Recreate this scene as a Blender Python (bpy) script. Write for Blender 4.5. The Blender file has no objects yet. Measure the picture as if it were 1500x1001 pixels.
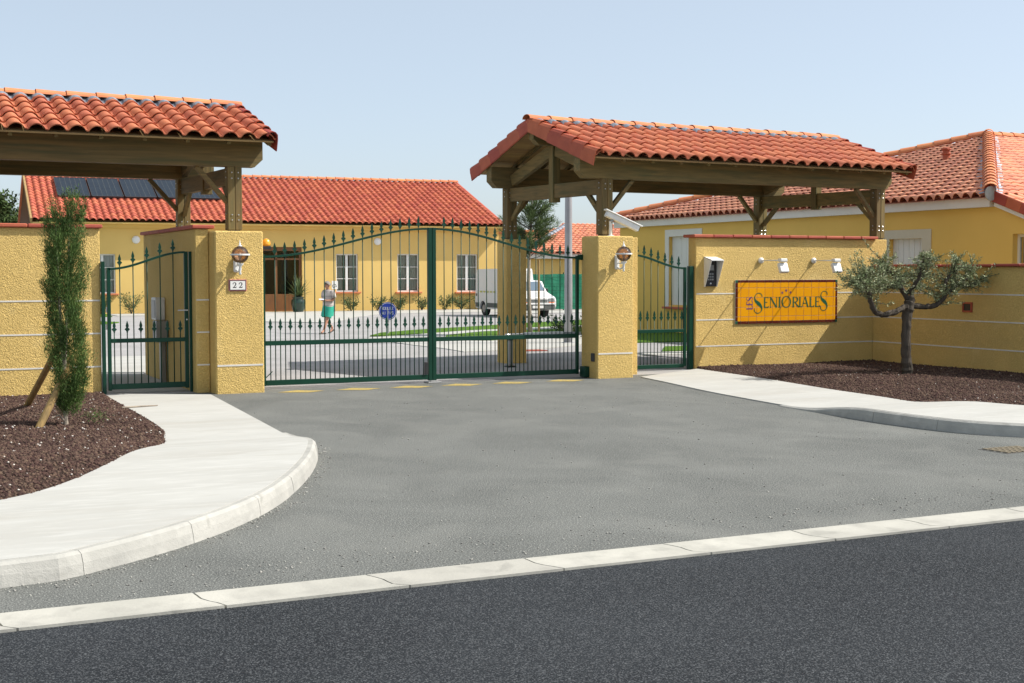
import bpy, bmesh, math, random
import numpy as np
from mathutils import Vector, Matrix, Quaternion

random.seed(7)
rng = np.random.default_rng(7)
PI = math.pi
scene = bpy.context.scene
COL = scene.collection

# ------------------------------------------------------------------ camera
EYE = Vector((0.0, 0.0, 1.8))
YAW, PITCH, ROLL = 0.449871576, 0.0525172956, -0.00105114
cy, sy, cp, sp = math.cos(YAW), math.sin(YAW), math.cos(PITCH), math.sin(PITCH)
Fw = Vector((sy * cp, cy * cp, -sp))
Rt = Vector((cy, -sy, 0))
Up = Rt.cross(Fw)
R2 = math.cos(ROLL) * Rt + math.sin(ROLL) * Up
U2 = -math.sin(ROLL) * Rt + math.cos(ROLL) * Up
cam_data = bpy.data.cameras.new('camera')
cam = bpy.data.objects.new('camera', cam_data)
COL.objects.link(cam)
M = Matrix.Identity(4)
for i in range(3):
    M[i][0], M[i][1], M[i][2], M[i][3] = R2[i], U2[i], -Fw[i], EYE[i]
cam.matrix_world = M
cam_data.sensor_width = 36.0
cam_data.lens = 1974.39 / 1500 * 36
cam_data.clip_start = 0.1
cam_data.clip_end = 3000
scene.camera = cam

# ------------------------------------------------------------------ light
SUN = Vector((1.561, -0.701, 1.80)).normalized()
sun_data = bpy.data.lights.new('sun', 'SUN')
sun_data.energy = 4.4
sun_data.angle = math.radians(0.5)
sun_data.color = (1.0, 0.955, 0.88)
sun = bpy.data.objects.new('sun', sun_data)
sun.rotation_euler = SUN.to_track_quat('Z', 'Y').to_euler()
COL.objects.link(sun)
world = bpy.data.worlds.new('World')
scene.world = world
world.use_nodes = True
wn, wl = world.node_tree.nodes, world.node_tree.links
wn.clear()
sky = wn.new('ShaderNodeTexSky')
sky.sky_type = 'NISHITA'
sky.sun_disc = False
sky.sun_elevation = math.asin(SUN.z)
sky.sun_rotation = math.atan2(SUN.x, SUN.y)
sky.altitude = 50
sky.air_density = 0.6
sky.dust_density = 2.0
sky.ozone_density = 2.0
bg = wn.new('ShaderNodeBackground')
bg.inputs['Strength'].default_value = 0.085
wo = wn.new('ShaderNodeOutputWorld')
hz = wn.new('ShaderNodeMix')                 # even milky haze over the whole sky
hz.data_type = 'RGBA'
hz.blend_type = 'ADD'
hz.inputs[0].default_value = 1.0
hz.inputs[7].default_value = (3.35, 3.62, 3.42, 1)
wl.new(sky.outputs[0], hz.inputs[6])
wl.new(hz.outputs[2], bg.inputs[0])
wl.new(bg.outputs[0], wo.inputs[0])
scene.view_settings.view_transform = 'Standard'
scene.view_settings.look = 'None'
scene.view_settings.exposure = 0.45
scene.view_settings.gamma = 1.0
scene.view_settings.use_curve_mapping = False

# ------------------------------------------------------------------ materials
MAT = {}


def _n(nt, t, **k):
    n = nt.nodes.new(t)
    for a, v in k.items():
        setattr(n, a, v)
    return n


def pm(name, c1, c2=None, scale=3.0, rough=0.8, detail=5, bump=None, c3=None, s3=40.0, f3=0.3,
       metal=0.0, spec=0.5, vary=0.0, stretch=(1, 1, 1), alpha=None, coat=0.0, distort=0.0, contrast=(0.3, 0.7),
       streak=None, spots=None):
    """principled material: two colours mixed by a noise, a finer one on top, noise bumps"""
    m = bpy.data.materials.new(name)
    m.use_nodes = True
    nt = m.node_tree
    L = nt.links
    b = nt.nodes['Principled BSDF']
    b.inputs['Roughness'].default_value = rough
    b.inputs['Metallic'].default_value = metal
    b.inputs['Specular IOR Level'].default_value = spec
    if coat:
        b.inputs['Coat Weight'].default_value = coat
        b.inputs['Coat Roughness'].default_value = 0.15
    g = _n(nt, 'ShaderNodeNewGeometry')
    mp = _n(nt, 'ShaderNodeMapping')
    mp.inputs['Scale'].default_value = stretch
    L.new(g.outputs['Position'], mp.inputs['Vector'])
    P = mp.outputs[0]

    def noise(s, d=5, dist=0.0):
        n = _n(nt, 'ShaderNodeTexNoise')
        n.inputs['Scale'].default_value = s
        n.inputs['Detail'].default_value = d
        n.inputs['Distortion'].default_value = dist
        L.new(P, n.inputs['Vector'])
        return n.outputs['Fac']

    def mix(fac, a, bb):
        x = _n(nt, 'ShaderNodeMix', data_type='RGBA')
        if isinstance(fac, float):
            x.inputs[0].default_value = fac
        else:
            L.new(fac, x.inputs[0])
        for v, i in ((a, 6), (bb, 7)):
            if isinstance(v, tuple):
                x.inputs[i].default_value = (*v[:3], 1)
            else:
                L.new(v, x.inputs[i])
        return x.outputs[2]

    def ramp(f, lo, hi, a=0.0, bb=1.0):
        r = _n(nt, 'ShaderNodeMapRange')
        r.inputs[1].default_value = lo
        r.inputs[2].default_value = hi
        r.inputs[3].default_value = a
        r.inputs[4].default_value = bb
        L.new(f, r.inputs[0])
        return r.outputs[0]

    col = (*c1, 1)
    if c2:
        col = mix(ramp(noise(scale, detail, distort), *contrast), c1, c2)
    if c3:
        col = mix(ramp(noise(s3, 3), 0.5, 0.68, 0.0, f3), col, c3)
    if streak:      # (scale, colour, amount): blotches with their own shape
        col = mix(ramp(noise(streak[0], 6, 0.6), 0.52, 0.72, 0.0, streak[2]), col, streak[1])
    if spots:       # (scale, colour, amount): a few separate darker patches and stains
        col = mix(ramp(noise(spots[0], 3, 0.3), 0.62, 0.70, 0.0, spots[2]), col, spots[1])
    if vary:
        oi = _n(nt, 'ShaderNodeObjectInfo')
        ad = _n(nt, 'ShaderNodeMath', operation='ADD')
        L.new(oi.outputs['Random'], ad.inputs[0])
        L.new(g.outputs['Random Per Island'], ad.inputs[1])
        fr = _n(nt, 'ShaderNodeMath', operation='FRACT')
        L.new(ad.outputs[0], fr.inputs[0])
        hs = _n(nt, 'ShaderNodeHueSaturation')
        L.new(ramp(fr.outputs[0], 0, 1, 1 - vary, 1 + vary), hs.inputs['Value'])
        hr = ramp(fr.outputs[0], 0, 1, 0.5 - vary * 0.05, 0.5 + vary * 0.05)
        L.new(hr, hs.inputs['Hue'])
        if isinstance(col, tuple):
            hs.inputs['Color'].default_value = col
        else:
            L.new(col, hs.inputs['Color'])
        col = hs.outputs[0]
    if isinstance(col, tuple):
        b.inputs['Base Color'].default_value = col
    else:
        L.new(col, b.inputs['Base Color'])
    if bump:
        prev = None
        for (s, st, dist, kind) in bump:
            if kind == 'noise':
                h = noise(s, 3, 0.0)
            elif kind == 'worm':
                h = ramp(noise(s, 2.0, 1.6), 0.36, 0.66)
            else:
                v = _n(nt, 'ShaderNodeTexVoronoi')
                v.inputs['Scale'].default_value = s
                L.new(P, v.inputs['Vector'])
                h = v.outputs['Distance']
            bp = _n(nt, 'ShaderNodeBump')
            bp.inputs['Strength'].default_value = st
            bp.inputs['Distance'].default_value = dist
            L.new(h, bp.inputs['Height'])
            if prev:
                L.new(prev, bp.inputs['Normal'])
            prev = bp.outputs[0]
        L.new(prev, b.inputs['Normal'])
    MAT[name] = m
    return m


pm('stucco', (0.74, 0.52, 0.185), (0.65, 0.455, 0.155), 1.6, 0.92, bump=[(33, 0.85, 0.012, 'worm'), (90, 0.5, 0.005, 'noise')],
   c3=(0.82, 0.59, 0.23), s3=34, f3=0.5, spec=0.2, streak=(0.9, (0.60, 0.43, 0.17), 0.4), spots=(2.2, (0.76, 0.57, 0.24), 0.4))
pm('smooth_render', (0.76, 0.53, 0.185), (0.70, 0.48, 0.16), 0.8, 0.9, bump=[(60, 0.35, 0.004, 'noise')], spec=0.2)
pm('house_render', (0.76, 0.50, 0.135), (0.70, 0.46, 0.12), 0.7, 0.9, bump=[(60, 0.3, 0.003, 'noise')], spec=0.2)
pm('white_plaster', (0.72, 0.69, 0.63), (0.62, 0.59, 0.53), 5, 0.85, bump=[(60, 0.3, 0.003, 'noise')])
pm('mortar', (0.62, 0.60, 0.55), (0.5, 0.48, 0.43), 9, 0.9)
pm('tile', (0.52, 0.165, 0.085), (0.44, 0.13, 0.066), 5, 0.75, bump=[(70, 0.35, 0.003, 'noise')], vary=0.09,
   c3=(0.60, 0.23, 0.14), s3=16, f3=0.25, spec=0.3)
pm('tile_far', (0.54, 0.145, 0.085), (0.46, 0.115, 0.065), 3, 0.75, vary=0.12, spec=0.3)
pm('tile_pink', (0.84, 0.385, 0.245), (0.76, 0.32, 0.195), 3, 0.75, vary=0.12, spec=0.3)
pm('ridge_tile', (0.66, 0.25, 0.11), (0.57, 0.19, 0.08), 4, 0.75, bump=[(60, 0.3, 0.003, 'noise')], vary=0.1, spec=0.3)
pm('verge_tile', (0.42, 0.085, 0.042), (0.35, 0.066, 0.032), 5, 0.7, bump=[(60, 0.3, 0.003, 'noise')], vary=0.2)
pm('coping', (0.46, 0.105, 0.06), (0.37, 0.08, 0.045), 6, 0.75, bump=[(50, 0.4, 0.004, 'noise')], vary=0.16)
pm('lead', (0.34, 0.37, 0.42), (0.22, 0.24, 0.28), 12, 0.5, bump=[(25, 0.6, 0.01, 'noise')], metal=0.4)
for ax, st in (('x', (0.5, 9, 9)), ('y', (9, 0.5, 9)), ('z', (9, 9, 0.5))):
    pm('wood_' + ax, (0.235, 0.165, 0.068), (0.135, 0.108, 0.048), 2.2, 0.8, stretch=st, distort=0.8,
       bump=[(5, 0.5, 0.006, 'noise')], c3=(0.085, 0.10, 0.05), s3=1.3, f3=0.55, vary=0.16, spec=0.25)
pm('wood_pale', (0.42, 0.28, 0.12), (0.31, 0.205, 0.09), 2.2, 0.8, stretch=(0.5, 9, 9), bump=[(5, 0.4, 0.004, 'noise')],
   vary=0.15, spec=0.25)
pm('stake_wood', (0.42, 0.27, 0.09), (0.29, 0.19, 0.075), 2.5, 0.8, stretch=(8, 8, 0.7), bump=[(5, 0.5, 0.005, 'noise')],
   c3=(0.14, 0.10, 0.05), s3=2.0, f3=0.5)
pm('gate_paint', (0.002, 0.044, 0.024), (0.002, 0.036, 0.020), 6, 0.45, bump=[(120, 0.12, 0.001, 'noise')], spec=0.28)
pm('black_plastic', (0.02, 0.02, 0.022), None, rough=0.45)
pm('white_paint', (0.78, 0.78, 0.76), (0.70, 0.70, 0.68), 12, 0.42, spec=0.5)
pm('grey_metal', (0.34, 0.34, 0.335), (0.27, 0.27, 0.265), 5, 0.45, metal=0.5)
pm('pole_metal', (0.42, 0.42, 0.43), (0.34, 0.34, 0.36), 3, 0.5, metal=0.3)
pm('steel', (0.5, 0.5, 0.5), None, rough=0.3, metal=1.0)
pm('driveway_asphalt', (0.088, 0.092, 0.087), (0.150, 0.154, 0.144), 0.7, 0.93, detail=12, c3=(0.37, 0.375, 0.345), s3=88, f3=0.7,
   bump=[(85, 1.0, 0.009, 'noise'), (150, 0.8, 0.005, 'noise')], spec=0.25, streak=(1.1, (0.205, 0.207, 0.19), 0.5), distort=1.2,
   stretch=(1, 0.8, 1), spots=(60, (0.03, 0.032, 0.03), 0.7), contrast=(0.25, 0.75))
pm('road_asphalt', (0.007, 0.0090, 0.0115), (0.022, 0.0255, 0.030), 0.4, 0.88, c3=(0.15, 0.158, 0.165), s3=115, f3=0.75,
   bump=[(110, 1.0, 0.010, 'noise'), (200, 0.7, 0.005, 'noise')], spec=0.22, streak=(0.25, (0.034, 0.037, 0.041), 0.5))
pm('yard_asphalt', (0.35, 0.34, 0.335), (0.27, 0.265, 0.26), 0.8, 0.93, c3=(0.52, 0.50, 0.49), s3=45, f3=0.5,
   bump=[(60, 0.5, 0.006, 'noise')], spec=0.2)
pm('concrete', (0.45, 0.445, 0.415), (0.395, 0.39, 0.362), 1.1, 0.88, bump=[(9, 0.5, 0.006, 'noise'), (45, 0.6, 0.004, 'noise')],
   stretch=(0.35, 1.6, 1), c3=(0.50, 0.495, 0.465), s3=9, f3=0.5, spec=0.25, streak=(1.1, (0.37, 0.35, 0.31), 0.5), spots=(3.0, (0.33, 0.31, 0.27), 0.25))
pm('kerb_concrete', (0.42, 0.41, 0.375), (0.33, 0.325, 0.30), 2.5, 0.9, bump=[(30, 0.5, 0.008, 'noise'), (120, 0.5, 0.003, 'noise')],
   c3=(0.48, 0.47, 0.43), s3=7, f3=0.4, spec=0.2, vary=0.03, spots=(4.5, (0.24, 0.235, 0.21), 0.5))
pm('channel_concrete', (0.46, 0.445, 0.395), (0.36, 0.35, 0.31), 2.0, 0.9, bump=[(40, 0.4, 0.005, 'noise')], c3=(0.30, 0.29, 0.26),
   s3=5, f3=0.5, spec=0.2, vary=0.06, spots=(3.3, (0.24, 0.235, 0.21), 0.5))
pm('mulch_soil', (0.065, 0.040, 0.030), (0.042, 0.028, 0.022), 4, 0.95, bump=[(40, 1.0, 0.03, 'noise')], spec=0.1)
pm('mulch_stone', (0.105, 0.062, 0.048), (0.060, 0.038, 0.031), 9, 0.95, vary=0.5, spec=0.15)
pm('white_chip', (0.62, 0.58, 0.52), (0.5, 0.45, 0.4), 9, 0.9, vary=0.2)
pm('grit', (0.34, 0.33, 0.30), (0.20, 0.195, 0.18), 9, 0.9, vary=0.4)
pm('soil', (0.16, 0.13, 0.09), (0.20, 0.17, 0.11), 0.5, 0.95)
pm('lawn', (0.10, 0.20, 0.025), (0.075, 0.155, 0.022), 3, 0.9, bump=[(60, 1.0, 0.03, 'noise')], c3=(0.15, 0.25, 0.04), s3=25, f3=0.6, spec=0.1)
pm('cypress_leaf', (0.12, 0.185, 0.045), (0.05, 0.095, 0.026), 5, 0.7, vary=0.35, spec=0.2)
pm('olive_leaf', (0.32, 0.35, 0.19), (0.18, 0.215, 0.095), 6, 0.55, vary=0.45, spec=0.4)
pm('pine_leaf', (0.14, 0.19, 0.07), (0.08, 0.12, 0.045), 6, 0.7, vary=0.35, spec=0.2)
pm('tree_leaf', (0.060, 0.095, 0.026), (0.04, 0.065, 0.02), 2, 0.8, vary=0.4, spec=0.2)
pm('shrub_leaf', (0.13, 0.165, 0.065), (0.075, 0.105, 0.04), 6, 0.7, vary=0.4, spec=0.2)
pm('bark', (0.115, 0.095, 0.075), (0.055, 0.048, 0.04), 14, 0.95, stretch=(1, 1, 0.25), bump=[(30, 1.0, 0.02, 'noise')], spec=0.1)
pm('bark_pale', (0.38, 0.32, 0.25), (0.25, 0.21, 0.17), 10, 0.95, bump=[(30, 0.6, 0.01, 'noise')])
pm('solar', (0.010, 0.017, 0.03), (0.016, 0.026, 0.04), 4, 0.55, spec=0.25)
pm('sign_orange', (0.83, 0.36, 0.006), (0.78, 0.33, 0.006), 4, 0.22, spec=0.5, vary=0.04)
pm('sign_border', (0.115, 0.018, 0.010), (0.09, 0.014, 0.009), 5, 0.25, vary=0.15)
pm('sign_green', (0.012, 0.10, 0.055), None, rough=0.3)
pm('sign_purple', (0.10, 0.045, 0.20), None, rough=0.3)
pm('plaque_white', (0.78, 0.77, 0.74), None, rough=0.3)
pm('plaque_pink', (0.45, 0.16, 0.16), None, rough=0.35)
pm('ink_black', (0.012, 0.012, 0.012), None, rough=0.4)
pm('dash_yellow', (0.50, 0.35, 0.06), (0.33, 0.26, 0.09), 8, 0.85, c3=(0.16, 0.155, 0.13), s3=30, f3=0.9)
pm('door_wood', (0.21, 0.085, 0.022), (0.15, 0.06, 0.018), 5, 0.5, stretch=(3, 3, 0.6))
pm('coral_sill', (0.66, 0.22, 0.10), (0.56, 0.18, 0.08), 5, 0.8)
pm('curtain', (0.75, 0.76, 0.73), (0.6, 0.62, 0.6), 3, 0.9, stretch=(4, 4, 0.2))
pm('room_dark', (0.04, 0.04, 0.042), None, rough=0.9)
pm('windscreen_net', (0.010, 0.17, 0.092), (0.008, 0.14, 0.075), 2.5, 0.85, bump=[(12, 0.5, 0.02, 'noise')])
pm('shutter', (0.70, 0.70, 0.66), (0.66, 0.66, 0.62), 3, 0.6)
pm('house_trim', (0.70, 0.68, 0.62), (0.66, 0.64, 0.58), 3, 0.7)
pm('surround', (0.60, 0.55, 0.42), (0.56, 0.51, 0.39), 3, 0.85)
pm('van_white', (0.74, 0.74, 0.73), (0.70, 0.70, 0.69), 3, 0.35, coat=0.4)
pm('van_grey', (0.10, 0.11, 0.105), (0.08, 0.085, 0.08), 3, 0.6)
pm('rubber', (0.018, 0.018, 0.018), (0.03, 0.03, 0.028), 8, 0.9)
pm('van_glass', (0.10, 0.15, 0.20), None, rough=0.08, spec=0.8)
pm('lamp_lens', (0.35, 0.36, 0.36), (0.2, 0.2, 0.2), 30, 0.15)
pm('indicator_orange', (0.8, 0.16, 0.01), None, rough=0.3)
pm('van_stripe', (0.55, 0.53, 0.12), None, rough=0.5)
pm('beacon_orange', (0.85, 0.36, 0.02), None, rough=0.2, coat=0.5)
pm('globe_white', (0.78, 0.78, 0.78), None, rough=0.25)
pm('sign_blue', (0.012, 0.05, 0.42), None, rough=0.35)
pm('skin', (0.50, 0.25, 0.16), (0.44, 0.21, 0.13), 8, 0.6)
pm('shirt', (0.52, 0.46, 0.42), (0.30, 0.27, 0.26), 3.0, 0.9, stretch=(0.01, 0.01, 16), contrast=(0.45, 0.55))
pm('shorts_teal', (0.02, 0.40, 0.27), (0.03, 0.34, 0.24), 6, 0.85)
pm('hair_grey', (0.30, 0.27, 0.235), (0.17, 0.155, 0.14), 30, 0.8)
pm('sandal', (0.06, 0.045, 0.04), None, rough=0.7)
pm('paper', (0.6, 0.66, 0.74), None, rough=0.7)
pm('pot_green', (0.018, 0.05, 0.032), (0.012, 0.035, 0.024), 5, 0.25, coat=0.4)
pm('cast_iron', (0.09, 0.085, 0.08), (0.16, 0.15, 0.13), 20, 0.8, bump=[(50, 0.6, 0.005, 'noise')])


def thin_glass(name, tint, gloss=0.12, r=0.03):
    m = bpy.data.materials.new(name)
    m.use_nodes = True
    nt = m.node_tree
    nt.nodes.clear()
    o = _n(nt, 'ShaderNodeOutputMaterial')
    t = _n(nt, 'ShaderNodeBsdfTransparent')
    t.inputs[0].default_value = (*tint, 1)
    g = _n(nt, 'ShaderNodeBsdfGlossy')
    g.inputs['Roughness'].default_value = r
    f = _n(nt, 'ShaderNodeFresnel')
    f.inputs[0].default_value = 1.5
    a = _n(nt, 'ShaderNodeMath', operation='ADD')
    a.inputs[1].default_value = gloss
    x = _n(nt, 'ShaderNodeMixShader')
    nt.links.new(f.outputs[0], a.inputs[0])
    nt.links.new(a.outputs[0], x.inputs[0])
    nt.links.new(t.outputs[0], x.inputs[1])
    nt.links.new(g.outputs[0], x.inputs[2])
    nt.links.new(x.outputs[0], o.inputs[0])
    MAT[name] = m


thin_glass('window_glass', (0.75, 0.8, 0.78), 0.05)
thin_glass('smoked_glass', (0.72, 0.54, 0.42), 0.03)


# ------------------------------------------------------------------ helpers
def mk(name, verts, faces, mat, parent=None, smooth=False, kind=None, label=None, matrix=None):
    me = bpy.data.meshes.new(name)
    if isinstance(verts, np.ndarray) and isinstance(faces, np.ndarray):
        nv, nf, k = len(verts), len(faces), faces.shape[1]
        me.vertices.add(nv)
        me.vertices.foreach_set('co', verts.astype(np.float32).ravel())
        me.loops.add(nf * k)
        me.loops.foreach_set('vertex_index', faces.astype(np.int32).ravel())
        me.polygons.add(nf)
        me.polygons.foreach_set('loop_start', np.arange(0, nf * k, k, dtype=np.int32))
        me.update(calc_edges=True)
    else:
        me.from_pydata([tuple(v) for v in verts], [], faces)
        me.update()
    me.materials.append(MAT[mat])
    if smooth:
        me.polygons.foreach_set('use_smooth', [True] * len(me.polygons))
    return place(name, me, parent, kind, label, matrix)


def place(name, me, parent=None, kind=None, label=None, matrix=None):
    o = bpy.data.objects.new(name, me)
    COL.objects.link(o)
    if parent is not None:
        o.parent = parent
        if parent.type == 'EMPTY':
            o.matrix_parent_inverse = Matrix.Translation(-Vector(parent.get('inv', parent['at'])))
    if matrix is not None:
        o.matrix_basis = matrix
    if kind:
        o['kind'] = kind
    if label:
        o['label'] = label
    return o


def thing(name, label, cat, loc=(0, 0, 0), group=None):
    o = bpy.data.objects.new(name, None)
    o.empty_display_size = 0.3
    COL.objects.link(o)
    o.location = loc
    o['at'] = tuple(float(v) for v in loc)
    o['label'] = label
    o['category'] = cat
    if group:
        o['group'] = group
    return o


def tag(o, label, cat, group=None):
    o['label'] = label
    o['category'] = cat
    if group:
        o['group'] = group
    return o


class B:
    """collects shapes for one mesh"""

    def __init__(s):
        s.v, s.f = [], []

    def add(s, vs, fs):
        n = len(s.v)
        s.v += [tuple(v) for v in vs]
        s.f += [tuple(i + n for i in f) for f in fs]
        return s

    def box(s, x0, x1, y0, y1, z0, z1, bev=0.0):
        c = Vector(((x0 + x1) / 2, (y0 + y1) / 2, (z0 + z1) / 2))
        return s.obox(c, (abs(x1 - x0), abs(y1 - y0), abs(z1 - z0)), Matrix.Identity(3), bev)

    def obox(s, c, size, R, bev=0.0):
        hx, hy, hz = [d / 2 for d in size]
        c = Vector(c)
        if bev <= 0:
            vs = [c + R @ Vector((a * hx, b * hy, d * hz)) for a in (-1, 1) for b in (-1, 1) for d in (-1, 1)]
            return s.add(vs, [(0, 1, 3, 2), (4, 6, 7, 5), (0, 4, 5, 1), (2, 3, 7, 6), (0, 2, 6, 4), (1, 5, 7, 3)])
        bm = bmesh.new()
        bmesh.ops.create_cube(bm, size=1)
        for v in bm.verts:
            v.co = Vector((v.co.x * size[0], v.co.y * size[1], v.co.z * size[2]))
        bmesh.ops.bevel(bm, geom=bm.edges[:], offset=min(bev, min(size) * 0.4), segments=1, affect='EDGES')
        bm.verts.index_update()
        vs = [c + R @ v.co for v in bm.verts]
        fs = [[v.index for v in f.verts] for f in bm.faces]
        bm.free()
        return s.add(vs, fs)

    def beam(s, p, q, w, h, up=(0, 0, 1), bev=0.0):
        p, q = Vector(p), Vector(q)
        d = q - p
        L = d.length
        x = d.normalized()
        z = Vector(up)
        y = z.cross(x).normalized()
        z = x.cross(y)
        R = Matrix((x, y, z)).transposed()
        return s.obox((p + q) / 2, (L, w, h), R, bev)

    def tube(s, pts, rad, n=10, caps=True, flat=1.0):
        pts = [Vector(p) for p in pts]
        if not hasattr(rad, '__len__'):
            rad = [rad] * len(pts)
        vs, fs = [], []
        ref = Vector((0.31, 0.17, 0.93))
        t0 = (pts[1] - pts[0]).normalized()
        if abs(t0.dot(ref)) > 0.95:
            ref = Vector((1, 0.1, 0))
        a = t0.cross(ref).normalized()
        for i, p in enumerate(pts):
            if i == 0:
                t = t0
            elif i == len(pts) - 1:
                t = (p - pts[i - 1]).normalized()
            else:
                t = (pts[i + 1] - pts[i - 1]).normalized()
            a = (a - t * a.dot(t)).normalized()
            b = t.cross(a)
            for k in range(n):
                th = 2 * PI * k / n
                vs.append(p + (a * math.cos(th) + b * math.sin(th) * flat) * rad[i])
        for i in range(len(pts) - 1):
            for k in range(n):
                k2 = (k + 1) % n
                fs.append((i * n + k, i * n + k2, (i + 1) * n + k2, (i + 1) * n + k))
        if caps:
            fs.append(tuple(range(n))[::-1])
            fs.append(tuple(range((len(pts) - 1) * n, len(pts) * n)))
        return s.add(vs, fs)

    def lathe(s, c, prof, n=16, axis='z'):
        c = Vector(c)
        vs, fs = [], []
        for r, h in prof:
            for k in range(n):
                th = 2 * PI * k / n
                if axis == 'z':
                    o = Vector((r * math.cos(th), r * math.sin(th), h))
                elif axis == 'y':
                    o = Vector((r * math.cos(th), h, r * math.sin(th)))
                else:
                    o = Vector((h, r * math.cos(th), r * math.sin(th)))
                vs.append(c + o)
        m = len(prof)
        for i in range(m - 1):
            for k in range(n):
                k2 = (k + 1) % n
                fs.append((i * n + k, i * n + k2, (i + 1) * n + k2, (i + 1) * n + k))
        fs.append(tuple(range(n))[::-1])
        fs.append(tuple(range((m - 1) * n, m * n)))
        return s.add(vs, fs)

    def prism(s, poly, z0, z1):
        n = len(poly)
        vs = [(x, y, z0) for x, y in poly] + [(x, y, z1) for x, y in poly]
        fs = [tuple(range(n))[::-1], tuple(range(n, 2 * n))]
        fs += [(i, (i + 1) % n, n + (i + 1) % n, n + i) for i in range(n)]
        return s.add(vs, fs)

    def extr(s, poly, f0, f1):
        """poly of (a,b); f0/f1 map (a,b) to the two end faces"""
        n = len(poly)
        vs = [f0(a, b) for a, b in poly] + [f1(a, b) for a, b in poly]
        fs = [tuple(range(n))[::-1], tuple(range(n, 2 * n))]
        fs += [(i, (i + 1) % n, n + (i + 1) % n, n + i) for i in range(n)]
        return s.add(vs, fs)

    def obj(s, name, mat, parent=None, **k):
        return mk(name, s.v, s.f, mat, parent, **k)

    def mesh(s, name, mat, smooth=False):
        me = bpy.data.meshes.new(name)
        me.from_pydata(s.v, [], s.f)
        me.update()
        me.materials.append(MAT[mat])
        if smooth:
            me.polygons.foreach_set('use_smooth', [True] * len(me.polygons))
        return me


def catmull(pts, n=8):
    out = []
    P = [pts[0]] + list(pts) + [pts[-1]]
    for i in range(1, len(P) - 2):
        p0, p1, p2, p3 = [np.array(q, float) for q in P[i - 1:i + 3]]
        for k in range(n):
            t = k / n
            out.append(0.5 * ((2 * p1) + (-p0 + p2) * t + (2 * p0 - 5 * p1 + 4 * p2 - p3) * t * t
                              + (-p0 + 3 * p1 - 3 * p2 + p3) * t ** 3))
    out.append(np.array(P[-2], float))
    return out


def resample(pts, n):
    pts = np.array(pts, float)
    d = np.r_[0, np.cumsum(np.linalg.norm(np.diff(pts, axis=0), axis=1))]
    t = np.linspace(0, d[-1], n)
    return np.stack([np.interp(t, d, pts[:, i]) for i in range(pts.shape[1])], 1)


def sheet(name, poly, z, mat, label=None, **k):
    return mk(name, [(x, y, z) for x, y in poly], [tuple(range(len(poly)))], mat, label=label, kind='structure', **k)


def smooth(a, b, x):
    t = min(1, max(0, (x - a) / (b - a)))
    return t * t * (3 - 2 * t)


# ------------------------------------------------------------------ ground, road, driveway, yard
sheet('ground', [(-900, -900), (900, -900), (900, 900), (-900, 900)], -0.16, 'soil')
sheet('road', [(-60, -12), (90, -12), (90, 7.13), (-60, 7.13)], -0.012, 'road_asphalt')
sheet('driveway', [(-40, 7.46), (60, 7.46), (60, 19.98), (-40, 19.98)], 0.0, 'driveway_asphalt')
sheet('yard', [(-60, 19.98), (90, 19.98), (90, 90), (-60, 90)], -0.003, 'yard_asphalt')

# channel of concrete slabs between road and driveway
ch = thing('channel', 'x', 'x', (0, 7.3, 0))
del ch['label'], ch['category']
ch['kind'] = 'structure'
edges = [-3.6, -2.55, -1.5, -0.45, 0.6, 1.68, 2.72, 3.74, 4.78, 5.80, 6.78, 7.80, 8.85, 9.9, 10.95, 12.0, 13.05, 14.1]
for a, b in zip(edges[:-1], edges[1:]):
    bb = B()
    n = 7
    j0, j1 = random.uniform(-.05, .05), random.uniform(-.05, .05)
    ys = np.linspace(7.125, 7.475, n)
    prof = [0.004, -0.002, -0.006, -0.006, -0.002, 0.003, 0.006]
    jit = lambda x, i: x - 0.02 * (i - 3) + 0.012 * math.sin(i * 1.5 + x * 3)
    vs, fs = [], []
    for i, yv in enumerate(ys):
        vs += [(jit(a, i) + 0.006, yv + random.uniform(-.003, .003), prof[i]), (jit(b, i) - 0.006, yv + random.uniform(-.003, .003), prof[i])]
    m = len(vs)
    vs += [(v[0], v[1], -0.06) for v in vs]
    for i in range(n - 1):
        fs.append((2 * i, 2 * i + 1, 2 * i + 3, 2 * i + 2))
        fs.append((2 * i, 2 * i + 2, m + 2 * i + 2, m + 2 * i))
        fs.append((2 * i + 1, m + 2 * i + 1, m + 2 * i + 3, 2 * i + 3))
    fs.append((0, m, m + 1, 1))
    fs.append((m - 2, m - 1, 2 * m - 1, 2 * m - 2))
    bb.add(vs, fs).obj('channel_slab', 'channel_concrete', ch)
B().box(-3.6, 14.1, 7.12, 7.48, -0.1, -0.03).obj('joint_bed', 'cast_iron', ch)

# left pavement: surface and kerb stones
zl = lambda y: 0.13 * (1 - smooth(12.4, 14.5, y)) + 0.012
outerL = catmull([(-6, 7.75), (-2, 7.85), (0.67, 8.09), (1.26, 8.32), (2.04, 8.98), (2.78, 9.93), (3.47, 11.28), (3.94, 12.49), (4.13, 13.24),
                  (4.19, 13.84), (4.26, 14.6), (4.62, 19.4)], 10)
innerL = catmull([(-6, 9.6), (-2, 9.8), (0.1, 10.0), (0.87, 10.36), (1.45, 11.07), (2.2, 12.6), (2.72, 13.8), (2.9, 14.6), (3.05, 15.6), (3.10, 17.5), (3.13, 20.3)], 10)
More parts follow.
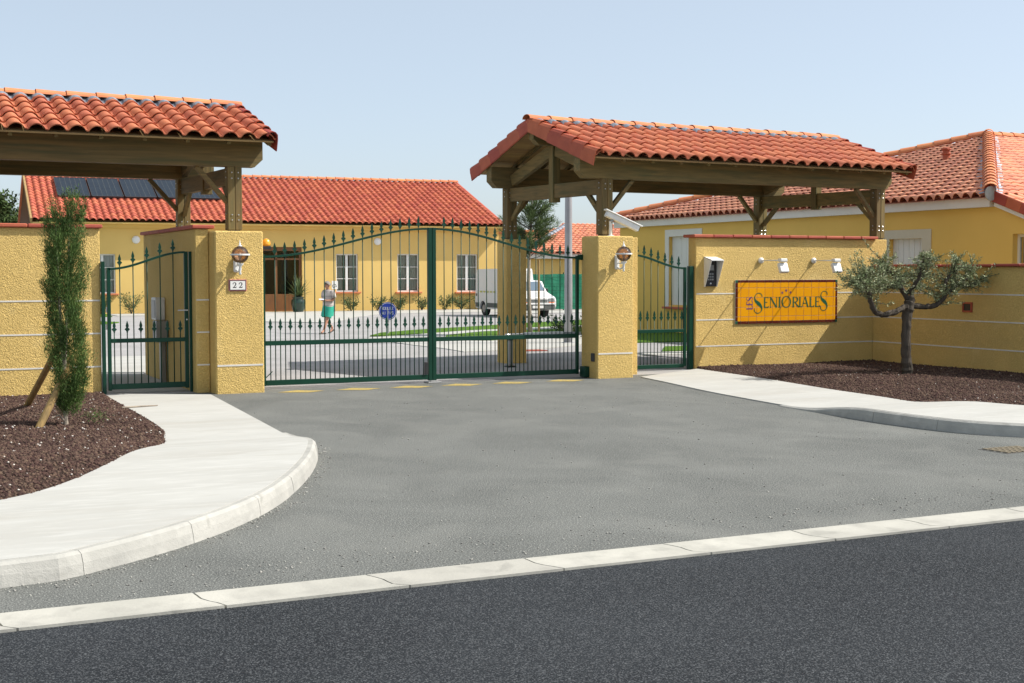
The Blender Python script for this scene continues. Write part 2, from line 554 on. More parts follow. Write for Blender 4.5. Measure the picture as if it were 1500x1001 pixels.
# right pavement
zr_ = lambda y: 0.125 * (1 - smooth(12.6, 14.3, y)) + 0.012
outerR = catmull([(11.70, 19.45), (11.5, 18.3), (11.18, 16.66), (10.95, 14.83), (10.88, 13.66), (10.80, 12.3), (10.9, 11.26), (11.25, 10.61),
                  (11.9, 9.95), (13.0, 9.4), (15, 9.1), (20, 8.95), (32, 8.9)], 10)
innerR = catmull([(13.72, 20.62), (13.5, 18.77), (13.12, 16.35), (12.98, 14.78), (12.72, 13.2), (12.85, 12.1), (13.4, 11.3), (14.6, 10.8),
                  (18, 10.65), (24, 10.6), (32, 10.6)], 10)


def pavement(name, outer, inner, zf, n, flip):
    o, i = resample(outer, n), resample(inner, n)
    k = 9
    vs, fs = [], []
    for a in range(n):
        for b in range(k):
            t = b / (k - 1)
            p = o[a] * (1 - t) + i[a] * t
            vs.append((p[0], p[1], zf(p[1]) + 0.004 * t * math.sin(p[0] * 1.3) * math.sin(p[1]) + 0.003))
    for a in range(n - 1):
        for b in range(k - 1):
            q = (a * k + b, a * k + b + 1, (a + 1) * k + b + 1, (a + 1) * k + b)
            fs.append(q if flip else q[::-1])
    # skirt down on the outer edge
    m = len(vs)
    for a in range(n):
        v = vs[a * k]
        vs.append((v[0], v[1], -0.05))
    for a in range(n - 1):
        fs.append((a * k, (a + 1) * k, m + a + 1, m + a))
    return mk(name, vs, fs, 'concrete', kind='structure', smooth=False)


def offset_line(pts, d):
    pts = np.array(pts)
    t = np.gradient(pts, axis=0)
    t /= np.linalg.norm(t, axis=1)[:, None]
    return pts + np.stack([-t[:, 1], t[:, 0]], 1) * d


def kerb(name, line, zf, side, step=1.0):
    root = thing(name, 'x', 'x', (float(line[0][0]), float(line[0][1]), 0))
    del root['label'], root['category']
    root['kind'] = 'structure'
    L = np.linalg.norm(np.diff(line, axis=0), axis=1).sum()
    ns = max(2, int(L / step))
    seg = 6
    P = resample(line, ns * seg + 1)
    Q = offset_line(P, side)
    dirn = (Q - P) / np.linalg.norm(Q - P, axis=1)[:, None]
    W = 0.125
    for s_ in range(ns):
        idx = range(s_ * seg, (s_ + 1) * seg + 1)
        vs, fs = [], []
        for j, i in enumerate(idx):
            p = P[i].copy()
            if j == 0:
                p = p + (P[i + 1] - P[i]) * 0.012
            if j == seg:
                p = p - (P[i] - P[i - 1]) * 0.012
            d = dirn[i]
            h = zf(p[1]) + 0.001
            w = random.uniform(-.003, .003)
            hi_ = zf(p[1] + d[1] * W) - 0.002
            for (oo, zz) in ((-0.012, -0.04), (0.002 + w, h * 0.5), (0.016 + w, h - 0.018), (0.042, h), (W, hi_), (W, -0.04)):
                vs.append((p[0] + d[0] * oo, p[1] + d[1] * oo, zz))
        k = 6
        for j in range(seg):
            for b in range(k - 1):
                fs.append((j * k + b, (j + 1) * k + b, (j + 1) * k + b + 1, j * k + b + 1))
        fs.append(tuple(range(k)))
        fs.append(tuple(range(seg * k, seg * k + k))[::-1])
        mk('kerb_stone', vs, fs, 'kerb_concrete', root)
    return root


oL = resample(outerL, 130)
oR = resample(outerR, 140)
pavement('pavement_left', offset_line(outerL, 0.09), innerL, zl, 170, False)
pavement('pavement_right', offset_line(outerR, 0.09), innerR, zr_, 180, True)
kerb('kerb_left', oL[oL[:, 1] < 14.6], zl, 1.0, 1.0)
kerb('kerb_right', oR[(oR[:, 1] < 14.6)], zr_, 1.0, 1.0)


def zbed(x, y, zf):
    return zf(y) + 0.0 + 0.025 * math.sin(x * 2.1) * math.sin(y * 1.7)


def bed(name, inner, far, zf, label):
    N_ = 160
    i = offset_line(resample(inner, N_), -0.01)
    f = resample(far, N_)
    vs, fs = [], []
    k = 14
    for a in range(N_):
        for b in range(k):
            t = b / (k - 1)
            p = i[a] * (1 - t) + f[a] * t
            edge = min(1, t * 6)
            vs.append((p[0], p[1], zf(p[1]) - 0.006 + edge * (0.035 + 0.02 * math.sin(p[0] * 2.1) * math.sin(p[1] * 1.7))))
    for a in range(N_ - 1):
        for b in range(k - 1):
            fs.append((a * k + b, a * k + b + 1, (a + 1) * k + b + 1, (a + 1) * k + b))
    mk(name, vs, fs, 'mulch_soil', kind='structure', smooth=True)
    return np.array(vs).reshape(N_, k, 3)


gl = bed('planting_bed_left', innerL, [(-6, 20.3), (-3, 20.3), (0, 20.3), (3.12, 20.32)], zl, '')
gr = bed('planting_bed_right', innerR, [(13.8, 20.66), (16, 20.7), (17.82, 20.68), (17.82, 16), (17.84, 10.8), (20, 10.8), (32, 10.8)], zr_, '')

OCT = np.array([(1, 0, 0), (-1, 0, 0), (0, 1, 0), (0, -1, 0), (0, 0, 1), (0, 0, -1)], float)
OCF = np.array([(0, 2, 4), (2, 1, 4), (1, 3, 4), (3, 0, 4), (2, 0, 5), (1, 2, 5), (3, 1, 5), (0, 3, 5)])


def stones(name, pts, size, mat, flat=0.7, jitter=0.45):
    n = len(pts)
    s = size * rng.uniform(0.55, 1.5, (n, 1, 1))
    v = OCT[None] * rng.uniform(1 - jitter, 1 + jitter, (n, 6, 3)) * s
    a = rng.uniform(0, 2 * PI, n)
    c, s2 = np.cos(a), np.sin(a)
    x = v[..., 0] * c[:, None] - v[..., 1] * s2[:, None]
    y = v[..., 0] * s2[:, None] + v[..., 1] * c[:, None]
    v = np.stack([x, y, v[..., 2] * flat], -1) + pts[:, None, :]
    f = (OCF[None] + np.arange(n)[:, None, None] * 6).reshape(-1, 3)
    o = mk(name, v.reshape(-1, 3), f, mat)
    o['kind'] = 'stuff'
    return o


def sample_grid(g, n, near=None):
    A, K = g.shape[0], g.shape[1]
    out = []
    cells = []
    w = []
    for a in range(A - 1):
        for b in range(K - 1):
            q = g[a, b], g[a, b + 1], g[a + 1, b + 1], g[a + 1, b]
            ar = np.linalg.norm(np.cross(q[1] - q[0], q[3] - q[0]))
            c = (q[0] + q[2]) / 2
            # only where the camera can see
            wt = ar
            if near and not near(c):
                wt = 0
            cells.append(q)
            w.append(wt)
    w = np.array(w)
    w /= w.sum()
    ids = rng.choice(len(cells), n, p=w)
    C = np.array(cells)[ids]
    u, v = rng.random((n, 1)), rng.random((n, 1))
    P = C[:, 0] * (1 - u) * (1 - v) + C[:, 1] * (1 - u) * v + C[:, 2] * u * v + C[:, 3] * u * (1 - v)
    return P


o = stones('mulch', sample_grid(gl, 34000, lambda c: c[0] > -0.5), 0.017, 'mulch_stone')
o = stones('mulch', sample_grid(gr, 34000, lambda c: c[0] < 18.2 and c[1] > 10.5), 0.018, 'mulch_stone')
P = sample_grid(gl, 420, lambda c: c[0] > -0.5)
P[:, 2] += 0.012
stones('pebbles', P, 0.0105, 'white_chip')
P = sample_grid(gr, 160, lambda c: c[0] < 18)
P[:, 2] += 0.012
stones('pebbles', P, 0.009, 'white_chip')
# grit gathered on the driveway
pts = []
for i in range(900):
    x = random.uniform(0.3, 10.5)
    if random.random() < 0.45:
        pts.append((x, random.uniform(7.5, 8.0) + abs(random.gauss(0, 0.25)), 0.002))
    else:
        pts.append((x + random.uniform(0, 3), random.uniform(7.6, 19), 0.002))
for p in oL[::1]:
    for _ in range(5):
        if 7.9 < p[1] < 14:
            pts.append((p[0] + abs(random.gauss(0.02, 0.06)), p[1] - abs(random.gauss(0.02, 0.06)), 0.002))
pts = [p for p in pts if not (p[0] < np.interp(p[1], oL[:, 1], oL[:, 0]) + 0.01)]
stones('gravel', np.array(pts), 0.008, 'grit')

# painted yellow dashes before the gate
mks = thing('road_marking', 'row of worn yellow dashes painted before the green gate', 'road marking', (8, 19.4, 0.004))
for i, x in enumerate([5.52, 6.42, 7.28, 8.14, 9.02, 9.98]):
    x2 = x + 0.62
    mk('dash', [(x + .36, 19.66, 0.004), (x, 19.42, 0.004), (x2 - .2, 19.22, 0.004), (x2 + .1, 19.40, 0.004)], [(0, 1, 2, 3)], 'dash_yellow', mks)

# iron drain at the right
dr = thing('drain_cover', 'small pierced iron drain cover in the driveway by the right kerb', 'drain', (10.32, 9.9, 0))
B().box(10.08, 10.60, 9.72, 10.10, -0.04, 0.004).obj('frame', 'cast_iron', dr)
for i in range(7):
    for j in range(4):
        if j == 0:
            me_bar = B().box(-0.026, 0.026, -0.035, 0.035, 0, 0.010, 0.004).mesh('bar', 'soil') if (i == 0) else me_bar
        place('grate_stud', me_bar, dr, matrix=Matrix.Translation((10.13 + i * 0.07, 9.77 + j * 0.09, 0.004)))

# ------------------------------------------------------------------ walls
STU = 'stucco'


def groove(root, p, q, out, h=0.022, d=0.006):
    """white joint line on a face from p to q, out = outward normal"""
    p, q, out = Vector(p), Vector(q), Vector(out)
    b = B()
    b.beam(p + out * (d / 2 - 0.001), q + out * (d / 2 - 0.001), d, h)
    b.obj('joint_line', 'white_plaster', root)


def coping_tiles(root, x0, x1, y0, y1, z, step=0.5, along='x', t=0.055, skip=None):
    L = (x1 - x0) if along == 'x' else (y1 - y0)
    n = max(1, round(L / step))
    for i in range(n):
        a, b = i / n, (i + 1) / n
        g = 0.004
        dz = random.uniform(-.003, .003)
        bb = B()
        if along == 'x':
            bb.box(x0 + L * a + g, x0 + L * b - g, y0, y1, z + dz, z + t + dz, 0.012)
        else:
            bb.box(x0, x1, y0 + L * a + g, y0 + L * b - g, z + dz, z + t + dz, 0.012)
        bb.obj('coping_tile', 'coping', root)


GZ = (0.415, 0.897, 1.375)
# left wall
w = thing('wall', 'yellow rendered wall at the left, behind the staked cypress', 'wall', (0, 20.45, 0))
B().box(-5, 3.13, 20.2, 20.42, -0.1, 2.42, 0.012).obj('wall_body', STU, w)
coping_tiles(w, -5.04, 3.17, 20.15, 20.47, 2.42, 1.0)
for z in GZ:
    groove(w, (-5, 20.2, z), (3.12, 20.2, z), (0, -1, 0))
# return wall beside the small left gate
w = thing('wall', 'yellow rendered side wall running back between the small gate and pillar 22', 'wall', (4.5, 22, 0))
B().box(4.44, 4.64, 19.9, 23.9, -0.05, 2.42, 0.012).obj('wall_body', STU, w)
coping_tiles(w, 4.39, 4.72, 19.85, 23.95, 2.42, 0.8, 'y')
for z in GZ:
    groove(w, (4.45, 19.9, z), (4.635, 19.9, z), (0, -1, 0))
# pillar 22
pl = thing('pillar', 'yellow rendered gate pillar carrying the 22 plaque and a globe lamp', 'pillar', (5, 19.9, 0), 'gate pillars')
B().box(4.645, 5.365, 19.55, 20.95, -0.05, 2.385, 0.02).obj('pillar_body', STU, pl)
groove(pl, (4.665, 19.55, GZ[0]), (5.345, 19.55, GZ[0]), (0, -1, 0), 0.026)
# right gate pillar
pr = thing('pillar', 'yellow rendered gate pillar with the security camera on top', 'pillar', (11.35, 19.9, 0), 'gate pillars')
B().box(11.0, 11.70, 19.52, 20.08, -0.05, 2.375, 0.02).obj('pillar_body', STU, pr)
groove(pr, (11.02, 19.52, GZ[0]), (11.68, 19.52, GZ[0]), (0, -1, 0), 0.026)
B().box(10.985, 11.0, 19.60, 19.72, 0.28, 0.42, 0.01).obj('photocell', 'black_plastic', pr)
B().box(11.48, 12.12, 20.085, 20.85, -0.05, 2.37, 0.012).obj('pillar_back', STU, pr)
# rear pillar under the right canopy
p3 = thing('pillar', 'yellow rear pillar seen through the gate, under the wooden canopy', 'pillar', (11.55, 23.9, 0), 'gate pillars')
B().box(11.27, 11.72, 23.6, 24.02, -0.05, 2.41, 0.02).obj('pillar_body', STU, p3)
# sign wall
sw = thing('wall', 'yellow rendered wall carrying the orange name sign, partly in shade', 'wall', (15.8, 20.8, 0))
B().box(13.68, 18.14, 20.65, 20.9, -0.1, 2.40, 0.014).obj('wall_body', STU, sw)
coping_tiles(sw, 13.60, 17.87, 20.58, 20.96, 2.40, 0.43)
for z in GZ:
    groove(sw, (13.70, 20.65, z), (17.8, 20.65, z), (0, -1, 0))
# return wall at the right
rw = thing('wall', 'lower yellow wall in shade running forward at the right edge', 'wall', (17.95, 14, 0))
B().box(17.8, 18.03, 9.5, 20.645, -0.1, 1.86, 0.012).obj('wall_body', STU, rw)
coping_tiles(rw, 17.74, 18.09, 9.45, 20.64, 1.86, 0.62, 'y', 0.05)
for z in GZ:
    groove(rw, (17.8, 9.5, z), (17.8, 20.64, z), (-1, 0, 0))
vt = thing('vent', 'small square terracotta vent in the shaded right wall', 'vent', (17.8, 18.1, 1.14))
b = B()
for (ya, yb, za, zb) in ((18.02, 18.05, 1.05, 1.23), (18.22, 18.25, 1.05, 1.23), (18.05, 18.22, 1.05, 1.08), (18.05, 18.22, 1.20, 1.23)):
    b.box(17.775, 17.80, ya, yb, za, zb)
b.obj('frame', 'verge_tile', vt)
B().box(17.79, 17.799, 18.05, 18.22, 1.08, 1.20).obj('mesh_screen', 'black_plastic', vt)
B().box(17.86, 18.3, 20.905, 21.2, -0.05, 2.39, 0.012).obj('pier', STU, sw)

# ------------------------------------------------------------------ sign
sg = thing('name_sign', 'orange glazed tile sign reading LES SENIORIALES with dark red border', 'sign', (15.73, 20.65, 1.2))
SX = lambda x: 14.55 + (x - 145) / 1235 * 2.36
SZ = lambda y: 1.62 - (y - 165) / 550 * 0.81
B().box(SX(143), SX(1382), 20.636, 20.648, SZ(717), SZ(163)).obj('grout', 'mortar', sg)
xs = [145, 205, 300, 395, 490, 585, 680, 775, 868, 962, 1056, 1148, 1238, 1328, 1380]
ys = [165, 262, 385, 508, 625, 715]
BW = 0.047
g = 0.0038
for i in range(14):
    for j in range(5):
        a, c = SX(xs[i]), SX(xs[i + 1])
        t, u = SZ(ys[j]), SZ(ys[j + 1])
        if i == 0:
            a += BW
        if i == 13:
            c -= BW
        if j == 0:
            t -= BW
        if j == 4:
            u += BW
        B().box(a + g * (i > 0), c - g * (i < 13), 20.628, 20.637, u + g * (j < 4), t - g * (j > 0), 0.0015).obj('tile', 'sign_orange', sg)
X0, X1, Z0, Z1 = SX(145), SX(1380), SZ(715), SZ(165)
for i in range(14):
    a, c = max(SX(xs[i]), X0 + BW), min(SX(xs[i + 1]), X1 - BW)
    for (u, t) in ((Z0, Z0 + BW), (Z1 - BW, Z1)):
        B().box(a + g, c - g, 20.627, 20.637, u, t, 0.0015).obj('border_tile', 'sign_border', sg)
for j in range(5):
    t, u = min(SZ(ys[j]), Z1 - BW), max(SZ(ys[j + 1]), Z0 + BW)
    for (a, c) in ((X0, X0 + BW), (X1 - BW, X1)):
        B().box(a, c, 20.627, 20.637, u + g, t - g, 0.0015).obj('border_tile', 'sign_border', sg)
for a in (X0, X1 - BW):
    for u in (Z0, Z1 - BW):
        B().box(a, a + BW, 20.6265, 20.637, u, u + BW, 0.0015).obj('corner_tile', 'sign_green', sg)


def ribbon(b, pts, wid, f):
    pts = [np.array(p, float) for p in pts]
    n = len(pts)
    vs, fs = [], []
    for i, p in enumerate(pts):
        t = pts[min(i + 1, n - 1)] - pts[max(i - 1, 0)]
        t = t / (np.linalg.norm(t) + 1e-9)
        nn = np.array((-t[1], t[0]))
        w_ = wid[i] if hasattr(wid, '__len__') else wid
        for sgn in (1, -1):
            q = p + nn * sgn * w_ / 2
            vs.append(f(q[0], q[1]))
    for i in range(n - 1):
        fs.append((2 * i, 2 * i + 1, 2 * i + 3, 2 * i + 2))
    b.add(vs, fs)


TK, TN = 0.13, 0.055


def glyph(ch, W):
    """strokes in a box W x 1, baseline 0"""
    S = []
    ser = lambda x, y, h=0.11: S.append(([(x - h, y), (x + h, y)], 0.035))
    if ch == 'E':
        S += [([(.15, 0), (.15, 1)], TK), ([(.1, .98), (W * .95, .98)], TN), ([(.1, .02), (W, .02)], TN), ([(.15, .52), (W * .8, .52)], TN),
              ([(W * .95, 1), (W * .92, .84)], .05), ([(W, 0), (W * .98, .18)], .05)]
    elif ch == 'N':
        S += [([(.12, 0), (.12, 1)], TN), ([(.1, 1), (W - .08, 0)], TK), ([(W - .08, 0), (W - .08, 1)], TN)]
        ser(.12, 0.015); ser(.08, .985, .08); ser(W - .08, .985)
    elif ch == 'I':
        S += [([(W / 2, 0), (W / 2, 1)], TK)]
        ser(W / 2, 0.015, .14); ser(W / 2, .985, .14)
    elif ch == 'O':
        n = 28
        P = [(W / 2 + W / 2 * math.cos(2 * PI * k / n), .5 + .53 * math.sin(2 * PI * k / n)) for k in range(n + 1)]
        S.append((P, [TN + (TK - TN + .01) * abs(math.cos(2 * PI * k / n)) ** 2 for k in range(n + 1)]))
    elif ch == 'R':
        S += [([(.15, 0), (.15, 1)], TK)]
        P = [(.15, .98)] + [(W * .45 + W * .38 * math.cos(a), .74 + .24 * math.sin(a)) for a in np.linspace(PI / 2, -PI / 2, 12)] + [(.15, .5)]
        S.append((P, [TN] + [TN + (TK - TN) * math.cos(a) ** 2 for a in np.linspace(PI / 2, -PI / 2, 12)] + [TN]))
        S.append(([(W * .4, .5), (W * 1.02, 0.0)], [.07, TK]))
        ser(.15, 0.015, .12)
    elif ch == 'A':
        S += [([(.04, 0), (W / 2, 1)], TN), ([(W / 2, 1.02), (W - .05, 0)], TK), ([(W * .22, .36), (W * .78, .36)], TN)]
        ser(.04, 0.015, .08); ser(W - .05, 0.015, .1)
    elif ch == 'L':
        S += [([(.15, 0), (.15, 1)], TK), ([(.1, .02), (W, .02)], TN), ([(W, 0), (W * .98, .2)], .05)]
        ser(.15, .985, .12)
    elif ch == 'S':
        c = [(.93, .86), (.80, .96), (.52, 1.0), (.22, .93), (.10, .76), (.22, .60), (.50, .49), (.78, .36), (.92, .2), (.78, .05), (.45, -.02), (.16, .04), (.06, .18)]
        P = catmull([(x * W, y) for x, y in c], 5)
        n = len(P)
        wd = [max(.03, .045 + .17 * math.exp(-((i / n - .5) / .13) ** 2)) for i in range(n)]
        S.append((P, wd))
        S.append(([(.93 * W, .92), (.94 * W, .80)], .04))
        S.append(([(.05 * W, .10), (.06 * W, .24)], .04))
    elif ch == '2':
        c = [(.10, .74), (.16, .90), (.42, 1.0), (.72, .92), (.82, .74), (.70, .52), (.42, .28), (.14, .06)]
        P = catmull([(x * W, y) for x, y in c], 5)
        n = len(P)
        S.append((P, [.10 + .12 * math.exp(-((i / n - .58) / .22) ** 2) for i in range(n)]))
        S.append(([(.08 * W, .08), (.9 * W, .08)], .17))
        S.append(([(.86 * W, .0), (.92 * W, .28)], .08))
        S.append(([(.12 * W, .70), (.20 * W, .82)], .17))
    return S


def letter(root, ch, x, z, w, h, y, mat, rot=False, wm=1.0):
    """x,z lower-left corner in metres"""
    W = w / h
    b = B()
    for k, (pts, wd) in enumerate(glyph(ch, W)):
        yy = y - 0.00015 * k
        if rot:
            f = lambda a, c: (x - c * h, yy, z + a * h)
        else:
            f = lambda a, c: (x + a * h, yy, z + c * h)
        wd = [q * wm for q in wd] if hasattr(wd, '__len__') else wd * wm
        ribbon(b, pts, wd, f)
    return b.obj('letter', mat, root)


YT = 20.6255
kx = 2.36 / 1235
for chh, xa, xb, yb, yt, mt in [('S', 358, 462, 580, 330, 'sign_green'), ('E', 472, 532, 517, 382, 'sign_green'), ('N', 545, 640, 517, 382, 'sign_green'),
                                ('I', 650, 680, 517, 382, 'sign_green'), ('O', 697, 797, 512, 378, 'sign_green'), ('R', 818, 900, 515, 382, 'sign_green'),
                                ('I', 900, 928, 515, 382, 'sign_green'), ('A', 935, 1018, 515, 382, 'sign_green'), ('L', 1026, 1086, 515, 382, 'sign_green'),
                                ('E', 1096, 1158, 515, 382, 'sign_green'), ('S', 1163, 1258, 560, 312, 'sign_green')]:
    letter(sg, chh, SX(xa), SZ(yb), (xb - xa) * kx, SZ(yt) - SZ(yb), YT, mt, wm=(0.85 if chh == 'S' else 1.15))
for chh, yb, wd in [('L', 540, 52), ('E', 487, 52), ('S', 428, 52)]:
    letter(sg, chh, SX(345), SZ(yb), wd * 0.81 / 550, 72 * kx, YT, 'sign_purple', rot=True, wm=1.15)


def star(root, x, z, r, mat):
    P = []
    for k in range(10):
        a = PI / 2 + k * PI / 5
        rr = r if k % 2 == 0 else r * 0.45
        P.append((x + rr * math.cos(a), YT, z + rr * math.sin(a)))
    mk('star', [(x, YT, z)] + P, [(0, 1 + k, 1 + (k + 1) % 10) for k in range(10)], mat, root)


for (a, c, r) in ((698, 328, .030), (745, 300, .032), (798, 325, .030), (1238, 290, .012), (1262, 283, .010)):
    star(sg, SX(a), SZ(c), r, 'sign_purple' if r > .02 else 'sign_green')

# number plaque
pq = thing('number_plaque', 'enamel house number plaque 22 on the left gate pillar', 'plaque', (4.97, 19.55, 1.59))
B().box(4.84, 5.105, 19.530, 19.549, 1.505, 1.675, 0.004).obj('border', 'plaque_pink', pq)
B().box(4.852, 5.093, 19.527, 19.531, 1.517, 1.663).obj('dark_line', 'ink_black', pq)
B().box(4.862, 5.083, 19.523, 19.528, 1.527, 1.653).obj('panel', 'plaque_white', pq)
for x in (4.895, 4.985):
    letter(pq, '2', x, 1.552, 0.06, 0.078, 19.522, 'ink_black', wm=0.9)

# ------------------------------------------------------------------ wall fittings
def globe_lamp(x, yw, zc, lean, label):
    """zc globe centre; yw wall face; lean = sideways offset of the wall plate"""
    t = thing('wall_lamp', label, 'lamp', (x, yw, zc), 'globe lamps on the gate pillars')
    yo = yw - 0.24
    b = B()
    px = x + lean
    pr_ = [(0.02, 0.0), (0.045, .02), (0.05, .06), (0.05, .2), (0.045, .24), (.02, .26)]
    b.obox((px, yw - 0.022, zc - 0.135), (0.085, 0.042, 0.24), Matrix.Identity(3), 0.02)
    b.obox((px, yw - 0.046, zc - 0.135), (0.06, 0.02, 0.18), Matrix.Identity(3), 0.01)
    b.obj('wall_plate', 'white_paint', t)
    b = B()
    b.tube([(px, yw - 0.04, zc - 0.22), (px, yw - 0.12, zc - 0.25), (px, yw - 0.19, zc - 0.235), (px, yo, zc - 0.19), (px, yo, zc - 0.15)], 0.014, 8)
    b.tube([(px, yw - 0.04, zc - 0.15), (px, yo, zc - 0.165)], 0.010, 8)
    b.obj('arm', 'white_paint', t, smooth=True)
    b = B()
    b.lathe((px, yo, zc - 0.125), [(0.005, -0.17), (0.02, -0.15), (0.012, -0.12), (0.022, -0.09), (0.018, -0.05), (0.045, -0.02), (0.055, 0.0)], 12)
    b.obj('cup', 'white_paint', t, smooth=True)
    b = B()
    prof = [(0.125 * math.sin(a), -0.125 * math.cos(a)) for a in np.linspace(0.35, PI - 0.1, 14)]
    b.lathe((px, yo, zc), prof, 24)
    b.obj('globe', 'smoked_glass', t, smooth=True)
    B().lathe((px, yo, zc - .01), [(0.122, 0), (0.142, 0.0), (0.142, 0.022), (0.122, 0.022)], 24).obj('ring', 'white_paint', t)
    B().lathe((px, yo, zc + 0.118), [(0.03, 0), (0.034, 0.012), (0.012, 0.02), (0.014, 0.045), (0.006, 0.05), (0.004, 0.09)], 10).obj('finial', 'white_paint', t, smooth=True)
    b = B()
    b.lathe((px, yo, zc - 0.07), [(0.012, -0.06), (0.018, 0.0), (0.03, 0.05), (0.028, 0.08), (0.005, 0.10)], 10)
    b.obj('bulb', 'globe_white', t, smooth=True)


globe_lamp(4.955, 19.55, 2.035, 0.0, 'globe wall lamp above the 22 plaque')
globe_lamp(11.36, 19.52, 2.075, 0.0, 'globe wall lamp on the pillar below the security camera')

# security camera
t = thing('security_camera', 'white security camera on a short stand atop the right gate pillar', 'security camera', (11.40, 19.75, 2.375))
B().lathe((11.40, 19.78, 2.375), [(0.06, 0), (0.06, .012), (0.028, .02), (0.025, .22), (0.03, .25)], 12).obj('stand', 'white_paint', t)
B().beam((11.40, 19.78, 2.61), (11.44, 19.75, 2.67), 0.05, 0.05, bev=.005).obj('bracket', 'grey_metal', t)
d = Vector((0.56, -0.12, -0.26))
p0 = Vector((11.32, 19.80, 2.76))
B().beam(p0, p0 + d, 0.12, 0.10, bev=.012).obj('housing', 'white_paint', t)
B().beam(p0 + Vector((-.02, 0, .068)), p0 + d * 1.1 + Vector((0, 0, .068)), 0.145, 0.022, bev=.006).obj('sun_shield', 'white_paint', t)
B().beam(p0 + d * 1.0, p0 + d * 1.012, 0.09, 0.07).obj('lens', 'black_plastic', t)

# amber beacon on pillar 22
t = thing('beacon', 'amber warning beacon on the side of pillar 22', 'beacon', (5.48, 19.8, 2.2))
B().box(5.366, 5.54, 19.74, 19.86, 2.12, 2.17, .006).obj('bracket', 'black_plastic', t)
B().lathe((5.48, 19.8, 2.17), [(0.062, 0), (0.066, .03), (0.06, .07), (.04, .10), (.01, .115)], 14).obj('dome', 'beacon_orange', t, smooth=True)


# intercom with white hood
t = thing('intercom', 'black intercom panel under a white hood left of the name sign', 'intercom', (13.95, 20.65, 1.77))
b = B()
xa, xb = 13.86, 14.13
za, zb = 1.50, 2.05
top = [(xa, 20.65, zb), (xb, 20.65, zb), (xb, 20.40, zb - .06), (xa, 20.40, zb - .06)]
b.add(top + [(v[0], v[1], v[2] - .015) for v in top], [(0, 1, 2, 3), (7, 6, 5, 4), (3, 2, 6, 7), (0, 3, 7, 4), (2, 1, 5, 6)])
for x in (xa, xb):
    s_ = 0.008 if x == xa else -0.008
    b.add([(x, 20.65, zb), (x, 20.40, zb - .06), (x, 20.61, za), (x, 20.65, za), (x + s_, 20.65, zb - .012), (x + s_, 20.40, zb - .072), (x + s_, 20.61, za), (x + s_, 20.65, za)],
          [(0, 1, 2, 3), (7, 6, 5, 4), (1, 5, 6, 2), (2, 6, 7, 3)])
b.obj('hood', 'white_paint', t)
B().box(xa + .02, xb - .02, 20.61, 20.648, za + .01, zb - .07, .004).obj('panel', 'black_plastic', t)
B().box(xa + .06, xb - .08, 20.604, 20.611, za + .30, za + .40, .002).obj('screen', 'grey_metal', t)
for r in range(3):
    for c in range(3):
        B().box(xa + .06 + c * .045, xa + .09 + c * .045, 20.603, 20.611, za + .12 + r * .05, za + .15 + r * .05).obj('button', 'grey_metal', t)
B().lathe((xa + .12, 20.611, za + .055), [(0.02, 0), (0.02, -.008), (.01, -.01)], 10, 'y').obj('button', 'steel', t)


def spotlight(x, z, label):
    t = thing('spotlight', label, 'spotlight', (x, 20.65, z), 'white sign spotlights on arms')
    B().lathe((x, 20.65, z), [(0.055, 0), (0.055, -.03), (0.04, -.045), (.02, -.06)], 16, 'y').obj('wall_plate', 'white_paint', t)
    B().tube([(x, 20.6, z), (x, 20.0, z - .004)], 0.011, 8).obj('arm', 'white_paint', t, smooth=True)
    B().box(x - .075, x + .075, 19.93, 20.03, z - .03, z + .03, .01).obj('bracket', 'white_paint', t)
    d = Matrix.Rotation(math.radians(-24), 3, 'X')
    c = Vector((x + .02, 19.99, z - .14))
    B().obox(c, (0.19, 0.075, 0.19), d, .012).obj('head', 'white_paint', t)
    B().obox(c + d @ Vector((0, .040, 0)), (0.15, 0.01, 0.14), d).obj('lens', 'lamp_lens', t)


spotlight(15.12, 1.985, 'white spotlight on an arm above the left half of the sign')
spotlight(16.34, 1.985, 'white spotlight on an arm beside the olive tree crown')

# ------------------------------------------------------------------ gates
def spear_mesh():
    P = [(0.010, 0), (0.010, .018), (0.019, .024), (0.019, .034), (0.011, .040), (0.030, .036), (0.036, .050), (0.026, .066), (0.013, .070),
         (0.022, .098), (0.018, .122), (0.006, .160), (0, .178)]
    b = B()
    n = len(P)
    vs = []
    for (x, z) in P:
        d = 0.007 if z > 0.04 else 0.009
        vs += [(-x, -d, z), (x, -d, z), (x, d, z), (-x, d, z)]
    fs = []
    for i in range(n - 1):
        for k in range(4):
            fs.append((4 * i + k, 4 * i + (k + 1) % 4, 4 * i + 4 + (k + 1) % 4, 4 * i + 4 + k))
    fs += [(3, 2, 1, 0)]
    b.add(vs, fs)
    return b.mesh('spearhead', 'gate_paint')


SPEAR = spear_mesh()


def bar_mesh(h):
    return B().tube([(0, 0, 0), (0, 0, h)], 0.0082, 6).mesh('bar', 'gate_paint', True)


def gate_bars(root, xs_long, xs_short, y, zb, rail, zshort, tip=0.0):
    for x in xs_long:
        z1 = rail(x) + 0.03
        o = place('bar', bar_mesh(z1 - zb), root, matrix=Matrix.Translation((x, y, zb)))
        s = bpy.data.objects.new('spearhead', SPEAR)
        COL.objects.link(s)
        s.parent = o
        s.location = (0, 0, z1 - zb)
    me = bar_mesh(zshort - zb)
    for x in xs_short:
        o = place('bar', me, root, matrix=Matrix.Translation((x, y, zb)))
        s = bpy.data.objects.new('spearhead', SPEAR)
        COL.objects.link(s)
        s.parent = o
        s.location = (0, 0, zshort - zb)


